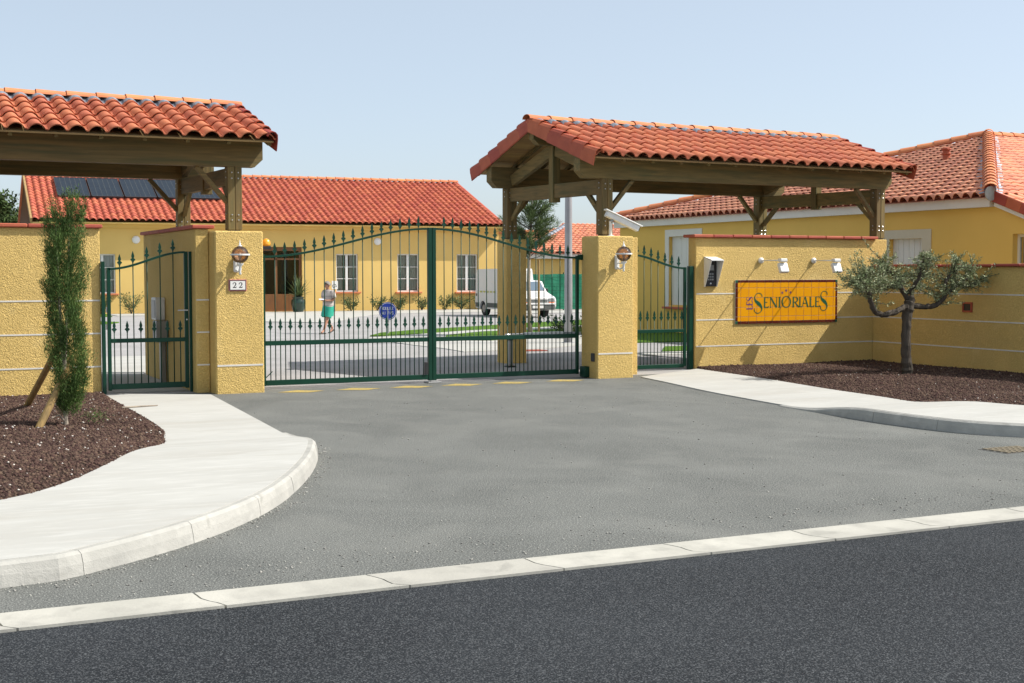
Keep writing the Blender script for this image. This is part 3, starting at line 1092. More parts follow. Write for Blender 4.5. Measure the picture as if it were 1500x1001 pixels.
def curve_rail(root, x0, x1, y, rail, w=0.05, h=0.032, n=26):
    b = B()
    vs, fs = [], []
    for i in range(n):
        x = x0 + (x1 - x0) * i / (n - 1)
        z = rail(x)
        e = 1e-3
        s = (rail(min(x + e, max(x0, x1))) - rail(x - e)) / (2 * e)
        nx, nz = -s / math.hypot(1, s), 1 / math.hypot(1, s)
        for (u, v) in ((-w / 2, -h / 2), (w / 2, -h / 2), (w / 2, h / 2), (-w / 2, h / 2)):
            vs.append((x + nx * v, y + u, z + nz * v))
    for i in range(n - 1):
        for k in range(4):
            fs.append((4 * i + k, 4 * i + (k + 1) % 4, 4 * i + 4 + (k + 1) % 4, 4 * i + 4 + k))
    fs += [(3, 2, 1, 0), (4 * n - 4, 4 * n - 3, 4 * n - 2, 4 * n - 1)]
    b.add(vs, fs)
    return b.obj('top_rail', 'gate_paint', root)


GY = 20.05


def main_leaf(side, label):
    # side -1 left leaf (hinge at 5.44, meets at 8.22), +1 right
    xh, xm = (5.47, 8.247) if side < 0 else (10.93, 8.255)
    lo, hi = min(xh, xm), max(xh, xm)
    t = thing('gate_leaf', label, 'gate leaf', (xh, GY, 0), 'leaves of the double gate')
    rail = lambda x: 2.015 + 0.455 * (1 - math.cos(PI * min(1, max(0, (x - xh) / (xm - xh))))) / 2
    f = B()
    sg_ = 1 if xm > xh else -1
    B().box(xh, xh + sg_ * 0.05, GY - .025, GY + .025, 0.05, 2.05, .004).obj('hinge_stile', 'gate_paint', t)
    wm = 0.062
    B().box(xm - sg_ * wm, xm, GY - .035, GY + .035, 0.04, 2.49, .004).obj('meeting_stile', 'gate_paint', t)
    curve_rail(t, xh + sg_ * .05, xm - sg_ * wm, GY, rail)
    B().box(lo + .051, hi - .063 if side < 0 else hi - .051, GY - .025, GY + .025, .665, .735, .004).obj('middle_rail', 'gate_paint', t) if side < 0 else \
        B().box(lo + .063, hi - .051, GY - .025, GY + .025, .665, .735, .004).obj('middle_rail', 'gate_paint', t)
    (B().box(lo + .051, hi - .063, GY - .028, GY + .028, .055, .135, .004) if side < 0 else B().box(lo + .063, hi - .051, GY - .028, GY + .028, .055, .135, .004)).obj('bottom_rail', 'gate_paint', t)
    a, c = (lo + .051, hi - .063) if side < 0 else (lo + .063, hi - .051)
    n = 16
    st = (c - a) / (n + 1)
    longs = [a + st * (i + 1) for i in range(n)]
    shorts = [a + st * (i + .5) for i in range(n + 1)]
    gate_bars(t, longs, shorts, GY, .125, rail, 0.90)
    # hinge and lock pieces
    if side < 0:
        B().box(8.105, 8.165, GY - .05, GY - .026, .14, .34, .006).obj('lock', 'black_plastic', t)
        B().beam((5.5, GY - .02, .16), (5.62, GY - .02, .27), .012, .012).obj('stay', 'gate_paint', t)
        B().box(5.40, 5.47, GY - .03, GY + .03, 1.93, 2.02, .004).obj('hinge', 'gate_paint', t)
        B().box(5.40, 5.47, GY - .03, GY + .03, .1, .22, .004).obj('hinge', 'gate_paint', t)
    else:
        B().box(10.93, 11.0, GY - .04, GY + .04, 1.98, 2.07, .004).obj('hinge', 'gate_paint', t)
        B().box(10.90, 10.999, 19.78, 19.95, .01, .19, .01).obj('hinge', 'gate_paint', t)
    return t


main_leaf(-1, 'left leaf of the wide green spear-topped gate, hinged at pillar 22')
main_leaf(1, 'right leaf of the wide green spear-topped gate, hinged below the camera')
t = thing('gate_stop', 'grey metal gate stop on the ground under the meeting stiles', 'gate stop', (8.25, 19.95, 0))
B().box(8.14, 8.37, 19.93, 20.14, 0.0, 0.022, .006).obj('plate', 'grey_metal', t)
B().box(8.19, 8.31, 19.945, 20.0, 0.022, 0.038, .004).obj('catch', 'steel', t)

t = thing('gate_opener', 'white ram opener arm along the right gate leaf', 'gate opener', (10.3, 20.2, .77))
B().beam((9.95, GY + .10, .738), (10.7, GY + .14, .738), .08, .065, bev=.01).obj('housing', 'white_paint', t)
B().tube([(9.6, GY + .08, .738), (9.96, GY + .10, .738)], .022, 8).obj('ram', 'steel', t)
B().beam((10.7, GY + .14, .738), (10.99, GY + .02, .738), .05, .05).obj('bracket', 'grey_metal', t)
t = thing('photocell_post', 'slim grey photocell post standing before the rear pillar', 'post', (10.92, 22.68, 0))
B().box(10.88, 10.955, 22.64, 22.72, 0.02, .50, .008).obj('post', 'grey_metal', t)
B().box(10.83, 11.0, 22.59, 22.77, -.003, .025, .006).obj('base_plate', 'black_plastic', t)
B().box(10.875, 10.96, 22.635, 22.725, .50, .53, .006).obj('cap', 'black_plastic', t)

# small left gate
t = thing('small_gate', 'small green spear-topped gate left of pillar 22, with a lever handle', 'gate', (3.2, 20.15, 0), 'small pedestrian gates')
PY = 20.17
rl = lambda x: 1.83 + 0.25 * (1 - math.cos(PI * min(1, max(0, (x - 3.24) / (4.36 - 3.24))))) / 2
B().box(3.135, 3.185, PY - .03, PY + .03, 0.0, 1.94, .004).obj('gate_post', 'gate_paint', t)
B().box(3.215, 3.265, PY - .025, PY + .025, 0.06, 1.85, .004).obj('stile', 'gate_paint', t)
B().box(4.33, 4.385, PY - .025, PY + .025, 0.06, 2.09, .004).obj('stile', 'gate_paint', t)
B().box(4.40, 4.437, PY - .03, PY + .03, 0.0, 2.09, .004).obj('gate_post', 'gate_paint', t)
curve_rail(t, 3.24, 4.34, PY, rl)
B().box(3.266, 4.329, PY - .025, PY + .025, .755, .815, .004).obj('middle_rail', 'gate_paint', t)
B().box(3.266, 4.329, PY - .025, PY + .025, .075, .155, .004).obj('bottom_rail', 'gate_paint', t)
gate_bars(t, [3.40, 3.59, 3.79, 3.98, 4.17], [3.31, 3.495, 3.69, 3.885, 4.075, 4.265], PY, .15, rl, .90)
h = B().beam((4.36, PY - .06, 1.22), (4.22, PY - .06, 1.22), .018, .02, bev=.004).obj('lever_handle', 'steel', t)
B().tube([(4.358, PY - .025, 1.22), (4.358, PY - .068, 1.22)], .011, 8).obj('spindle', 'steel', h)
B().lathe((4.357, PY - .026, 1.08), [(.012, 0), (.012, -.006)], 10, 'y').obj('keyhole', 'steel', t)
for z in (0.95, 1.2):
    B().tube([(3.2, PY - .02, z), (3.2, PY - .02, z + .08)], .010, 6).obj('hinge', 'steel', t)

# small right gate
t = thing('small_gate', 'small green spear-topped gate between the camera pillar and the sign wall', 'gate', (13.5, 20.75, 0), 'small pedestrian gates')
PY = 20.72
rr = lambda x: 1.84 + 0.24 * (1 - math.cos(PI * min(1, max(0, (13.50 - x) / 1.16)))) / 2
B().box(13.57, 13.66, PY - .045, PY + .045, 0, 1.88, .005).obj('gate_post', 'gate_paint', t)
B().box(13.47, 13.52, PY - .025, PY + .025, 0.06, 1.86, .004).obj('stile', 'gate_paint', t)
B().box(12.30, 12.35, PY - .025, PY + .025, 0.06, 2.10, .004).obj('stile', 'gate_paint', t)
B().box(12.20, 12.26, PY - .03, PY + .03, 0.0, 2.10, .004).obj('gate_post', 'gate_paint', t)
curve_rail(t, 12.35, 13.49, PY, rr)
B().box(12.351, 13.469, PY - .025, PY + .025, .68, .74, .004).obj('middle_rail', 'gate_paint', t)
B().box(12.351, 13.469, PY - .025, PY + .025, .035, .105, .004).obj('bottom_rail', 'gate_paint', t)
ls = [12.485 + i * .146 for i in range(7)]
gate_bars(t, ls, [x - .073 for x in ls] + [ls[-1] + .073], PY, .10, rr, .90)

# ------------------------------------------------------------------ roof tiles
TW, TE = 0.27, 0.395      # pitch across, exposure


def tprof(x, taper=1.0, amp=0.076):
    u = (x - 0.5)
    hw = 0.415 * taper
    if abs(u) < hw:
        return amp * (math.cos(u / hw * PI / 2) ** 0.68)
    return -0.006 * math.sin((abs(u) - hw) / (0.5 - hw) * PI / 2)


def tile_arrays(w=TW, e=TE, n=13, lip=True, lift=0.028):
    """local tile: x across, y up the slope, z out"""
    vs, fs = [], []
    xs_ = np.linspace(0, 1, n)
    am = 1.0 if lift < 0.04 else 1.30
    lift = min(lift, 0.026)
    for (y, z0, tp, aa) in ((0.0, lift, 1.0, am), (e + 0.05, 0.0, 0.88, 1.0)):
        for x in xs_:
            vs.append((x * w, y, z0 + tprof(x, tp) * aa))
    for i in range(n - 1):
        fs.append((i, i + 1, n + i + 1, n + i))
    if lip:
        for x in xs_:
            vs.append((x * w, 0.003, lift + tprof(x, 1.0) * am - 0.017))
        for i in range(n - 1):
            fs.append((2 * n + i, 2 * n + i + 1, i + 1, i))
    return np.array(vs), fs


TV, TF = tile_arrays()


def slope_matrix(origin, xdir, updir):
    x, y = Vector(xdir).normalized(), Vector(updir).normalized()
    z = x.cross(y)
    m = Matrix.Identity(4)
    for i in range(3):
        m[i][0], m[i][1], m[i][2], m[i][3] = x[i], y[i], z[i], origin[i]
    return m


def tile_mesh(mat, w=TW, e=TE, lift=0.028):
    v, f = tile_arrays(w, e, lift=lift)
    me = bpy.data.meshes.new('roof_tile')
    me.from_pydata([tuple(a) for a in v], [], f)
    me.materials.append(MAT[mat])
    me.polygons.foreach_set('use_smooth', [i < 12 for i in range(len(f))])
    me.update()
    return me


def tile_field(root, SM, ncol, nrow, mat, sep=lambda i, j: True, keep=lambda i, j: True, w=TW, e=TE, name='roof_tile', lift=0.028):
    me = tile_mesh(mat, w, e, lift)
    v, f = tile_arrays(w, e, lift=lift)
    f = np.array(f)
    accv, accf, k = [], [], 0
    for i in range(ncol):
        for j in range(nrow):
            if not keep(i, j):
                continue
            jx, jy, jz = random.uniform(-.003, .003), random.uniform(-.006, .006), random.uniform(-.002, .003)
            rot = random.uniform(-.012, .012)
            loc = Matrix.Translation((i * w + jx, j * e + jy, jz + 0.0)) @ Matrix.Rotation(rot, 4, 'Z')
            if sep(i, j):
                place(name, me, root, matrix=SM @ loc)
            else:
                mm = np.array(SM @ loc)
                accv.append(v @ mm[:3, :3].T + mm[:3, 3])
                accf.append(f + k)
                k += len(v)
    if accv:
        o = mk(name, np.concatenate(accv), np.concatenate(accf), mat, root)
        o['kind'] = 'stuff'
    return


def half_round(root, pts_dir, n, r, ln, mat, name, flip=1, squash=0.8):
    """n cap tiles along origin+dir; pts_dir=(origin, dir, normal)"""
    o, d, nn = [Vector(a) for a in pts_dir]
    d.normalize()
    s = d.cross(nn).normalized()
    K = 9
    bm = B()
    vs, fs = [], []
    for (t, rr, lift) in ((-0.03, r * 1.06, 0.014), (ln + .02, r * .95, 0.0)):
        for inner in (0, 1):
            for k in range(K):
                a = PI * k / (K - 1)
                q = rr - inner * 0.014
                p = d * t + s * (math.cos(a) * q) + nn * (math.sin(a) * q * squash + lift)
                vs.append(p)
    A0, A1, B0, B1 = 0, K, 2 * K, 3 * K
    for k in range(K - 1):
        fs.append((A0 + k, A0 + k + 1, B0 + k + 1, B0 + k))
        fs.append((A0 + k + 1, A0 + k, A1 + k, A1 + k + 1))
        fs.append((B0 + k, B0 + k + 1, B1 + k + 1, B1 + k))
    me = bm.add(vs, fs).mesh(name, mat, False)
    for i in range(n):
        place(name, me, root, matrix=Matrix.Translation(o + d * (ln * i) + nn * random.uniform(-.003, .003)))


def canopy(cx, cyy, rot, x0, x1, frames, label, ze=3.75, zr=4.51, w0=0.278, grounded=()):
    """local frame: x along the ridge, y across, origin under the ridge; frames = [(x of front post, x of rear post)]"""
    yc, half = 0.0, 2.25
    yf_, yr_ = -1.60, 1.60
    sl = (zr - ze) / half
    ang = math.atan(sl)
    ca, sa = math.cos(ang), math.sin(ang)
    NR = 6
    t = thing('canopy', label, 'canopy', (cx, cyy, 2.4), 'tiled timber canopies over the entrance')
    t['inv'] = (0.0, 0.0, 2.4)
    t.rotation_euler = (0, 0, rot)
    n = round((x1 - x0) / w0)
    w = (x1 - x0) / n
    SF = slope_matrix((x0, yc - half, ze), (1, 0, 0), (0, ca, sa))
    SB = slope_matrix((x1, yc + half, ze), (-1, 0, 0), (0, -ca, sa))
    e = half / ca / NR
    tile_field(t, SF, n, NR, 'tile', w=w, e=e)
    tile_field(t, SB, n, NR, 'tile', sep=lambda i, j: n * NR * 2 <= 300, w=w, e=e)
    for mir in (0, 1):
        b = B()
        X = [(-0.030, -0.185), (-0.034, -0.02), (-0.026, 0.05), (0.01, 0.088), (0.06, 0.098), (0.11, 0.082), (0.15, 0.03)]
        if mir:
            X = [(-a, c) for a, c in X]
        vs, fs = [], []
        for (yy, lf, sc) in ((-0.02, .032, 1.04), (e + .03, -.004, .90)):
            for (a, c) in X:
                vs.append((a, yy, c * sc + lf))
            for (a, c) in X:
                vs.append((a * .8 + (0.004 if not mir else -.004), yy, (c * sc + lf) - .014))
        k = len(X)
        for i in range(k - 1):
            fs += [(i, i + 1, 2 * k + i + 1, 2 * k + i), (i + 1, i, k + i, k + i + 1), (k + i, k + i + 1, 3 * k + i + 1, 3 * k + i)]
        me = b.add(vs, fs).mesh('verge_tile', 'verge_tile')
        for j in range(NR):
            for S, xx in ((SF, (x1 - x0) if mir else 0), (SB, (x1 - x0) if mir else 0)):
                place('verge_tile', me, t, matrix=S @ Matrix.Translation((xx, j * e, random.uniform(-.003, .003))))
    nr = round((x1 - x0 + .06) / 0.46)
    lr = (x1 - x0 + .06) / nr
    half_round(t, ((x0 - .03, yc, zr + 0.035), (1, 0, 0), (0, 0, 1)), nr, 0.135, lr, 'ridge_tile', 'ridge_tile', squash=.60)
    for S in (SF, SB):
        vs, fs = [], []
        m = n * 12 + 1
        rows = [(half / ca - 0.25, .018), (half / ca - 0.15, .026), (half / ca - 0.02, .05)]
        for (yy, lf) in rows:
            for i in range(m):
                x = i * (x1 - x0) / (m - 1)
                fr = (x / w) % 1
                vs.append(tuple(S @ Vector((x, yy + 0.025 * math.sin(i * 1.7) * (lf < .02), tprof(fr) * (1.05 if lf < .04 else .5) + lf))))
        for r in range(2):
            for i in range(m - 1):
                fs.append((r * m + i, r * m + i + 1, (r + 1) * m + i + 1, (r + 1) * m + i))
        mk('flashing', vs, fs, 'lead', t)
    nb = 11
    L = half / ca
    for S in (SF, SB):
        for i in range(nb):
            a, c = i * L / nb + .03, (i + 1) * L / nb + .026
            o = B().box(0.02, (x1 - x0) - .02, a, min(c, L - .01), -.052, -.028).obj('roof_board', 'wood_pale', t)
            o.matrix_basis = S
    nraf = max(3, round((x1 - x0) / 0.62))
    for S in (SF, SB):
        for i in range(nraf + 1):
            x = 0.03 + i * ((x1 - x0) - .12) / nraf
            o = B().box(x, x + .06, .10, L - .02, -.115, -.053, .003).obj('rafter', 'wood_y', t)
            o.matrix_basis = S
    zb_, zt = 3.40, 3.80
    for y in (yf_, yr_):
        a, c = x0 + .03, x1 - .05
        poly = [(a, zt), (a, zb_ + .12), (a + .13, zb_), (c - .13, zb_), (c, zb_ + .12), (c, zt)]
        B().extr(poly, lambda u, v: (u, y - .10, v), lambda u, v: (u, y + .10, v)).obj('wall_plate', 'wood_x', t)
    a, c = x0 + .05, x1 - .06
    poly = [(a, 4.36), (a, 4.20), (a + .12, 4.10), (c - .12, 4.10), (c, 4.20), (c, 4.36)]
    B().extr(poly, lambda u, v: (u, yc - .08, v), lambda u, v: (u, yc + .08, v)).obj('ridge_beam', 'wood_x', t)
    for (pf, pb) in frames:
        at_y = lambda y: pf + (pb - pf) * (y - yf_) / (yr_ - yf_)
        for y, px in ((yf_, pf), (yr_, pb)):
            z0 = 0.03 if (round(px, 2), y > 0) in grounded else 2.43
            B().box(px - .11, px - .003, y - .1, y + .1, z0, zb_ - .001, .006).obj('post', 'wood_z', t)
            B().box(px + .003, px + .11, y - .1, y + .1, z0, zb_ - .001, .006).obj('post', 'wood_z', t)
            B().box(px - .08, px + .08, y - .08, y + .08, z0 - .06, z0).obj('post_shoe', 'cast_iron', t)
            for z in (3.22, 3.31, 2.58, 2.66):
                for sx in (-.05, .05):
                    B().lathe((px + sx, y - .1, z), [(.013, .0), (.013, -.008), (.006, -.012)], 6, 'y').obj('bolt', 'steel', t)
                B().lathe((px - .11, y, z + .02), [(.013, .0), (.013, -.008), (.006, -.012)], 6, 'x').obj('bolt', 'steel', t)
        pm_ = at_y(0)
        B().beam((at_y(yf_ + .1), yf_ + .1, 3.265), (at_y(yr_ - .1), yr_ - .1, 3.265), .12, .26, bev=.006).obj('tie_beam', 'wood_y', t)
        B().box(pm_ - .08, pm_ + .08, -.08, .08, 3.06, 4.099, .006).obj('king_post', 'wood_z', t)
        for sgn in (-1, 1):
            p = Vector((at_y(sgn * 1.48), sgn * 1.48, 3.54))
            q = Vector((pm_, sgn * .08, 4.02))
            B().beam(p, q, .10, .22, bev=.005).obj('principal_rafter', 'wood_y', t)
            yp = (yf_ + .1) if sgn < 0 else (yr_ - .1)
            xp = pf if sgn < 0 else pb
            B().beam((xp, yp, 2.78), (at_y(yp - sgn * .40), yp - sgn * .40, 3.16), .07, .085, bev=.004).obj('brace', 'wood_y', t)
            yq = yf_ if sgn < 0 else yr_
            for s2 in (-1, 1):
                if (s2 < 0) == ((pf, pb) == frames[0]):
                    continue
                B().beam((xp + s2 * .10, yq, 2.86), (xp + s2 * .58, yq, 3.395), .07, .085, up=(0, 1, 0), bev=.004).obj('brace', 'wood_x', t)
    return t


canopy(2.5, 22.3, 0.0, -3.1, 3.21, [(-2.6, -2.6), (2.72, 2.63)], 'tiled timber canopy over the left wall and small gate', 3.78, 4.50,
       grounded=((-2.6, False), (-2.6, True), (2.63, True)))
canopy(14.74, 22.4, math.radians(3.5), -3.69, 3.69, [(-3.09, -3.2), (3.36, 3.05)], 'tiled timber canopy over the right small gate and sign wall', 3.735, 4.515,
       grounded=((3.05, True),))

# ------------------------------------------------------------------ facade helper
def facade(root, A, u, out, s0, s1, z0, z1, openings, mat, depth=0.16, name='wall_face', thick=0.25):
    """A origin, u along, out outward; openings (sa,sb,za,zb)"""
    A, u, out = Vector(A), Vector(u), Vector(out)
    ss = sorted({s0, s1, *[o[0] for o in openings], *[o[1] for o in openings]})
    zz = sorted({z0, z1, *[o[2] for o in openings], *[o[3] for o in openings]})
    W = lambda s, z, d: A + u * s + Vector((0, 0, z)) - out * d
    b = B()
    for i in range(len(ss) - 1):
        for j in range(len(zz) - 1):
            cs, cz = (ss[i] + ss[i + 1]) / 2, (zz[j] + zz[j + 1]) / 2
            if any(o[0] < cs < o[1] and o[2] < cz < o[3] for o in openings):
                continue
            b.add([W(ss[i], zz[j], 0), W(ss[i + 1], zz[j], 0), W(ss[i + 1], zz[j + 1], 0), W(ss[i], zz[j + 1], 0)], [(0, 1, 2, 3)])
    for (a, c, d, e) in openings:
        P = [(a, d), (c, d), (c, e), (a, e)]
        for k in range(4):
            p, q = P[k], P[(k + 1) % 4]
            b.add([W(*p, 0), W(*q, 0), W(*q, depth), W(*p, depth)], [(0, 1, 2, 3)])
    return b.obj(name, mat, root)


def window(root, A, u, out, a, c, d, e, mat='white_paint', rows=3, curtain=0.5, depth=0.12, sill='coral_sill', open_left=False):
    A, u, out = Vector(A), Vector(u), Vector(out)
    W = lambda s, z, dd: A + u * s + Vector((0, 0, z)) - out * dd
    fb = B()

    def bar(s0, s1, z0, z1, t=0.05, dd=depth):
        fb.obox(W((s0 + s1) / 2, (z0 + z1) / 2, dd), (abs(s1 - s0), t, abs(z1 - z0)), Matrix((u, -out, Vector((0, 0, 1)))).transposed())
    f = 0.06
    bar(a, a + f, d, e); bar(c - f, c, d, e)
    bar(a + f, c - f, d, d + f); bar(a + f, c - f, e - f, e)
    m = (a + c) / 2
    bar(m - .055, m + .055, d + f, e - f, .06)
    for k in range(1, rows):
        z = d + f + (e - d - 2 * f) * k / rows
        bar(a + f, m - .055, z - .014, z + .014, .03)
        bar(m + .055, c - f, z - .014, z + .014, .03)
    fr = fb.obj('window', mat, root)
    for (s0, s1) in ((a + f, m - .055), (m + .055, c - f)):
        for k in range(rows):
            z0 = d + f + (e - d - 2 * f) * k / rows
            z1 = d + f + (e - d - 2 * f) * (k + 1) / rows
            B().add([W(s0, z0, depth + .005), W(s1, z0, depth + .005), W(s1, z1, depth + .005), W(s0, z1, depth + .005)], [(0, 1, 2, 3)]).obj('pane', 'window_glass', fr)
    # curtains with folds
    for (s0, s1) in ((a + .02, a + (c - a) * .5 * curtain), (c - (c - a) * .5 * curtain, c - .02)):
        vs, fs = [], []
        n = 14
        for k in range(n):
            s = s0 + (s1 - s0) * k / (n - 1)
            dd = depth + .12 + .025 * math.sin(k * 2.2)
            vs += [W(s, d + .02, dd), W(s, e - .02, dd)]
        for k in range(n - 1):
            fs.append((2 * k, 2 * k + 2, 2 * k + 3, 2 * k + 1))
        mk('curtain', vs, fs, 'curtain', fr)
    B().add([W(a - .1, d - .1, .9), W(c + .1, d - .1, .9), W(c + .1, e + .1, .9), W(a - .1, e + .1, .9)], [(0, 1, 2, 3)]).obj('room', 'room_dark', fr)
    if sill:
        sb = B()
        sb.obox(W(m, d - .035, -.03), ((c - a) + .2, .26, .07), Matrix((u, -out, Vector((0, 0, 1)))).transposed(), .008)
        sb.obj('sill', sill, fr)
    return fr


# ------------------------------------------------------------------ far reception building
th = math.radians(-3.5)
fu = Vector((math.cos(th), math.sin(th), 0))
fo = Vector((math.sin(th), -math.cos(th), 0))        # outward, to the camera
FA = Vector((16.07, 57.9, 0))
fbld = thing('reception_building', 'long yellow single-storey building with red tiled roof and solar panels', 'building', tuple(FA))
wins = [(-7.49, -6.42, 0.86, 2.52), (3.08, 4.10, 0.86, 2.56), (5.94, 6.98, 0.84, 2.57), (8.81, 9.85, 0.82, 2.57)]
ops = wins + [(-1.6, 1.54, 0.02, 2.85)]
facade(fbld, FA, fu, fo, -9.2, 10.9, -0.1, 3.72, ops, 'smooth_render', name='wall_face')
for i, wn_ in enumerate(wins):
    window(fbld, FA, fu, fo, *wn_, curtain=(1.0, 0.7, 0.95, 0.95)[i])
FW = lambda s, v, z: FA + fu * s - fo * v + Vector((0, 0, z))
b = B()
D = 12.0
b.add([FW(-9.2, 0, -.1), FW(-9.2, D, -.1), FW(-9.2, D, 3.72), FW(-9.2, D / 2, 6.2), FW(-9.2, 0, 3.72)], [(0, 1, 2, 3, 4)])
b.add([FW(10.9, 0, -.1), FW(10.9, 0, 3.72), FW(10.9, D / 2, 6.2), FW(10.9, D, 3.72), FW(10.9, D, -.1)], [(0, 1, 2, 3, 4)])
b.add([FW(-9.2, D, -.1), FW(10.9, D, -.1), FW(10.9, D, 3.72), FW(-9.2, D, 3.72)], [(0, 1, 2, 3)])
b.obj('wall', 'smooth_render', fbld)
# eave cornice
B().obox(FW(0.85, -.10, 3.70), (20.4, .2, .16), Matrix((fu, -fo, Vector((0, 0, 1)))).transposed()).obj('cornice', 'smooth_render', fbld)
B().obox(FW(0.85, -.26, 3.80), (20.6, .5, .06), Matrix((fu, -fo, Vector((0, 0, 1)))).transposed()).obj('soffit', 'smooth_render', fbld)
# roof
ze, zrd, hv = 3.90, 6.22, 6.55
sl = math.hypot(hv, zrd - ze)
nc, nrw = 73, 17
wt, et = 20.75 / nc, sl / nrw
upf = (-fo * hv + Vector((0, 0, zrd - ze))).normalized()
SMF = slope_matrix(FW(-9.75, -.55, ze), fu, upf)
tile_field(fbld, SMF, nc, nrw, 'tile_far', sep=lambda i, j: False, w=wt, e=et)
upb = (fo * hv + Vector((0, 0, zrd - ze))).normalized()
SMB = slope_matrix(FW(11.0, -.55 + 2 * hv, ze), -fu, upb)
b = B()
for S in (SMF, SMB):
    b.add([S @ Vector((0, 0, -.02)), S @ Vector((20.75, 0, -.02)), S @ Vector((20.75, sl, -.02)), S @ Vector((0, sl, -.02))], [(0, 1, 2, 3)])
    b.add([S @ Vector((0.0, 0, -.10)), S @ Vector((20.75, 0, -.10)), S @ Vector((20.75, sl, -.10)), S @ Vector((0, sl, -.10))], [(3, 2, 1, 0)])
b.obj('roof_deck', 'door_wood', fbld)
b = B()
b.add([SMB @ Vector((0, 0, .03)), SMB @ Vector((20.75, 0, .03)), SMB @ Vector((20.75, sl, .03)), SMB @ Vector((0, sl, .03))], [(0, 1, 2, 3)])
b.obj('rear_roof', 'tile_far', fbld)
for x in (0.0, 20.75):
    for S in (SMF, SMB):
        o = B().box(x - .04, x + .04, 0, sl, -.16, .06).obj('verge_board', 'wood_pale' if x == 0 else 'tile_far', fbld)
        o.matrix_basis = S
nrd = 46
half_round(fbld, (FW(-9.78, -.55 + hv, zrd + .05), fu, (0, 0, 1)), nrd, 0.14, 20.8 / nrd, 'ridge_tile', 'ridge_tile', squash=.8)
# solar panels on the roof
for k, s0 in enumerate([-9.75 + 1.25 + 1.40 * q_ for q_ in range(5)]):
    x = s0 + 9.75
    t = thing('solar_panel', ['leftmost dark solar panel on the far tiled roof', 'second dark solar panel from the left on the far roof', 'middle dark solar panel on the far tiled roof',
                              'fourth dark solar panel from the left, behind the canopy brace', 'rightmost dark solar panel, seen between the canopy posts'][k], 'solar panel',
              tuple(SMF @ Vector((x + .75, 4.4, .1))), 'solar panels on the far roof')
    o = B().box(x, x + 1.28, 3.0, 5.75, .10, .16).obj('panel', 'solar', t)
    o.matrix_world = SMF
    o.matrix_basis = SMF
    b = B()
    for (xa, xb, ya, yb) in ((x - .03, x, 2.97, 5.78), (x + 1.28, x + 1.31, 2.97, 5.78), (x, x + 1.28, 2.93, 3.0), (x, x + 1.28, 5.75, 5.79)):
        b.box(xa, xb, ya, yb, .08, .17)
    o = b.obj('frame', 'black_plastic', t)
    o.matrix_basis = SMF
    for q in range(1, 6):
        o = B().box(x + q * .213 - .005, x + q * .213 + .005, 3.0, 5.75, .16, .165).obj('tube_divider', 'van_grey', t)
        o.matrix_basis = SMF
# door and side glazing
b = B()
RM = Matrix((fu, -fo, Vector((0, 0, 1)))).transposed()
def dbar(s0, s1, z0, z1, t_=.07, d=.12):
    b.obox(FW((s0 + s1) / 2, d, (z0 + z1) / 2), (s1 - s0, t_, z1 - z0), RM)
for s in (-1.6, -.62, .33, 1.42):
    dbar(s, s + .12, .02, 2.85)
dbar(-1.48, 1.42, 2.68, 2.85); dbar(-1.48, 1.42, .02, .14); dbar(-1.48, 1.42, 2.28, 2.36)
dr_ = b.obj('entrance_door', 'door_wood', fbld)
for (s0, s1) in ((-1.48, -.62), (-.5, .33), (.45, 1.42)):
    b = B(); dbar(s0, s1, .14, .78, .05); b.obj('panel', 'door_wood', dr_)
    B().add([FW(s0, .13, .78), FW(s1, .13, .78), FW(s1, .13, 2.68), FW(s0, .13, 2.68)], [(0, 1, 2, 3)]).obj('pane', 'window_glass', dr_)
B().add([FW(-1.8, 2.2, 0), FW(1.8, 2.2, 0), FW(1.8, 2.2, 2.9), FW(-1.8, 2.2, 2.9)], [(0, 1, 2, 3)]).obj('room', 'room_dark', dr_)
for i, s in enumerate((-5.57, 5.01)):
    t = thing('bulkhead_lamp', ['round white wall lamp left of the entrance on the far facade', 'round white wall lamp between the far windows, right of the door'][i], 'lamp', tuple(FW(s, 0, 3.12)), 'round lamps on the far facade')
    c = FW(s, 0, 3.12)
    b = B()
    vs, fs = [], []
    prof = [(.17, .005), (.17, .03), (.14, .07), (.08, .095), (.0, .10)]
    for (r, h_) in prof:
        for k in range(16):
            a = 2 * PI * k / 16
            vs.append(c + fu * (r * math.cos(a)) + Vector((0, 0, r * math.sin(a))) + fo * h_)
    for j in range(4):
        for k in range(16):
            fs.append((j * 16 + k, j * 16 + (k + 1) % 16, (j + 1) * 16 + (k + 1) % 16, (j + 1) * 16 + k))
    b.add(vs, fs).obj('dome', 'globe_white', t, smooth=True)
t = thing('disabled_sign', 'small white wheelchair sign on a thin post behind the walking person', 'sign', tuple(FW(2.55, -1.2, 0)))
c = FW(2.70, -1.2, 1.18)
b = B()
b.obox(c, (.27, .02, .36), RM, .004)
b.obj('panel', 'plaque_white', t)
B().tube([FW(2.70, -1.18, 0), FW(2.70, -1.18, 1.2)], .02, 6).obj('post', 'grey_metal', t)
bb = B()
fo2 = lambda a, c_: tuple(c + fu * a + Vector((0, 0, c_)) + fo * .012)
ribbon(bb, [(-.03, .12), (-.03, .02), (.04, .02), (.07, -.08)], .03, fo2)
ribbon(bb, [(-.04 + .06 * math.cos(a), -.04 + .07 * math.sin(a)) for a in np.linspace(2.0, 6.0, 12)], .025, fo2)
bb.obj('symbol', 'ink_black', t)

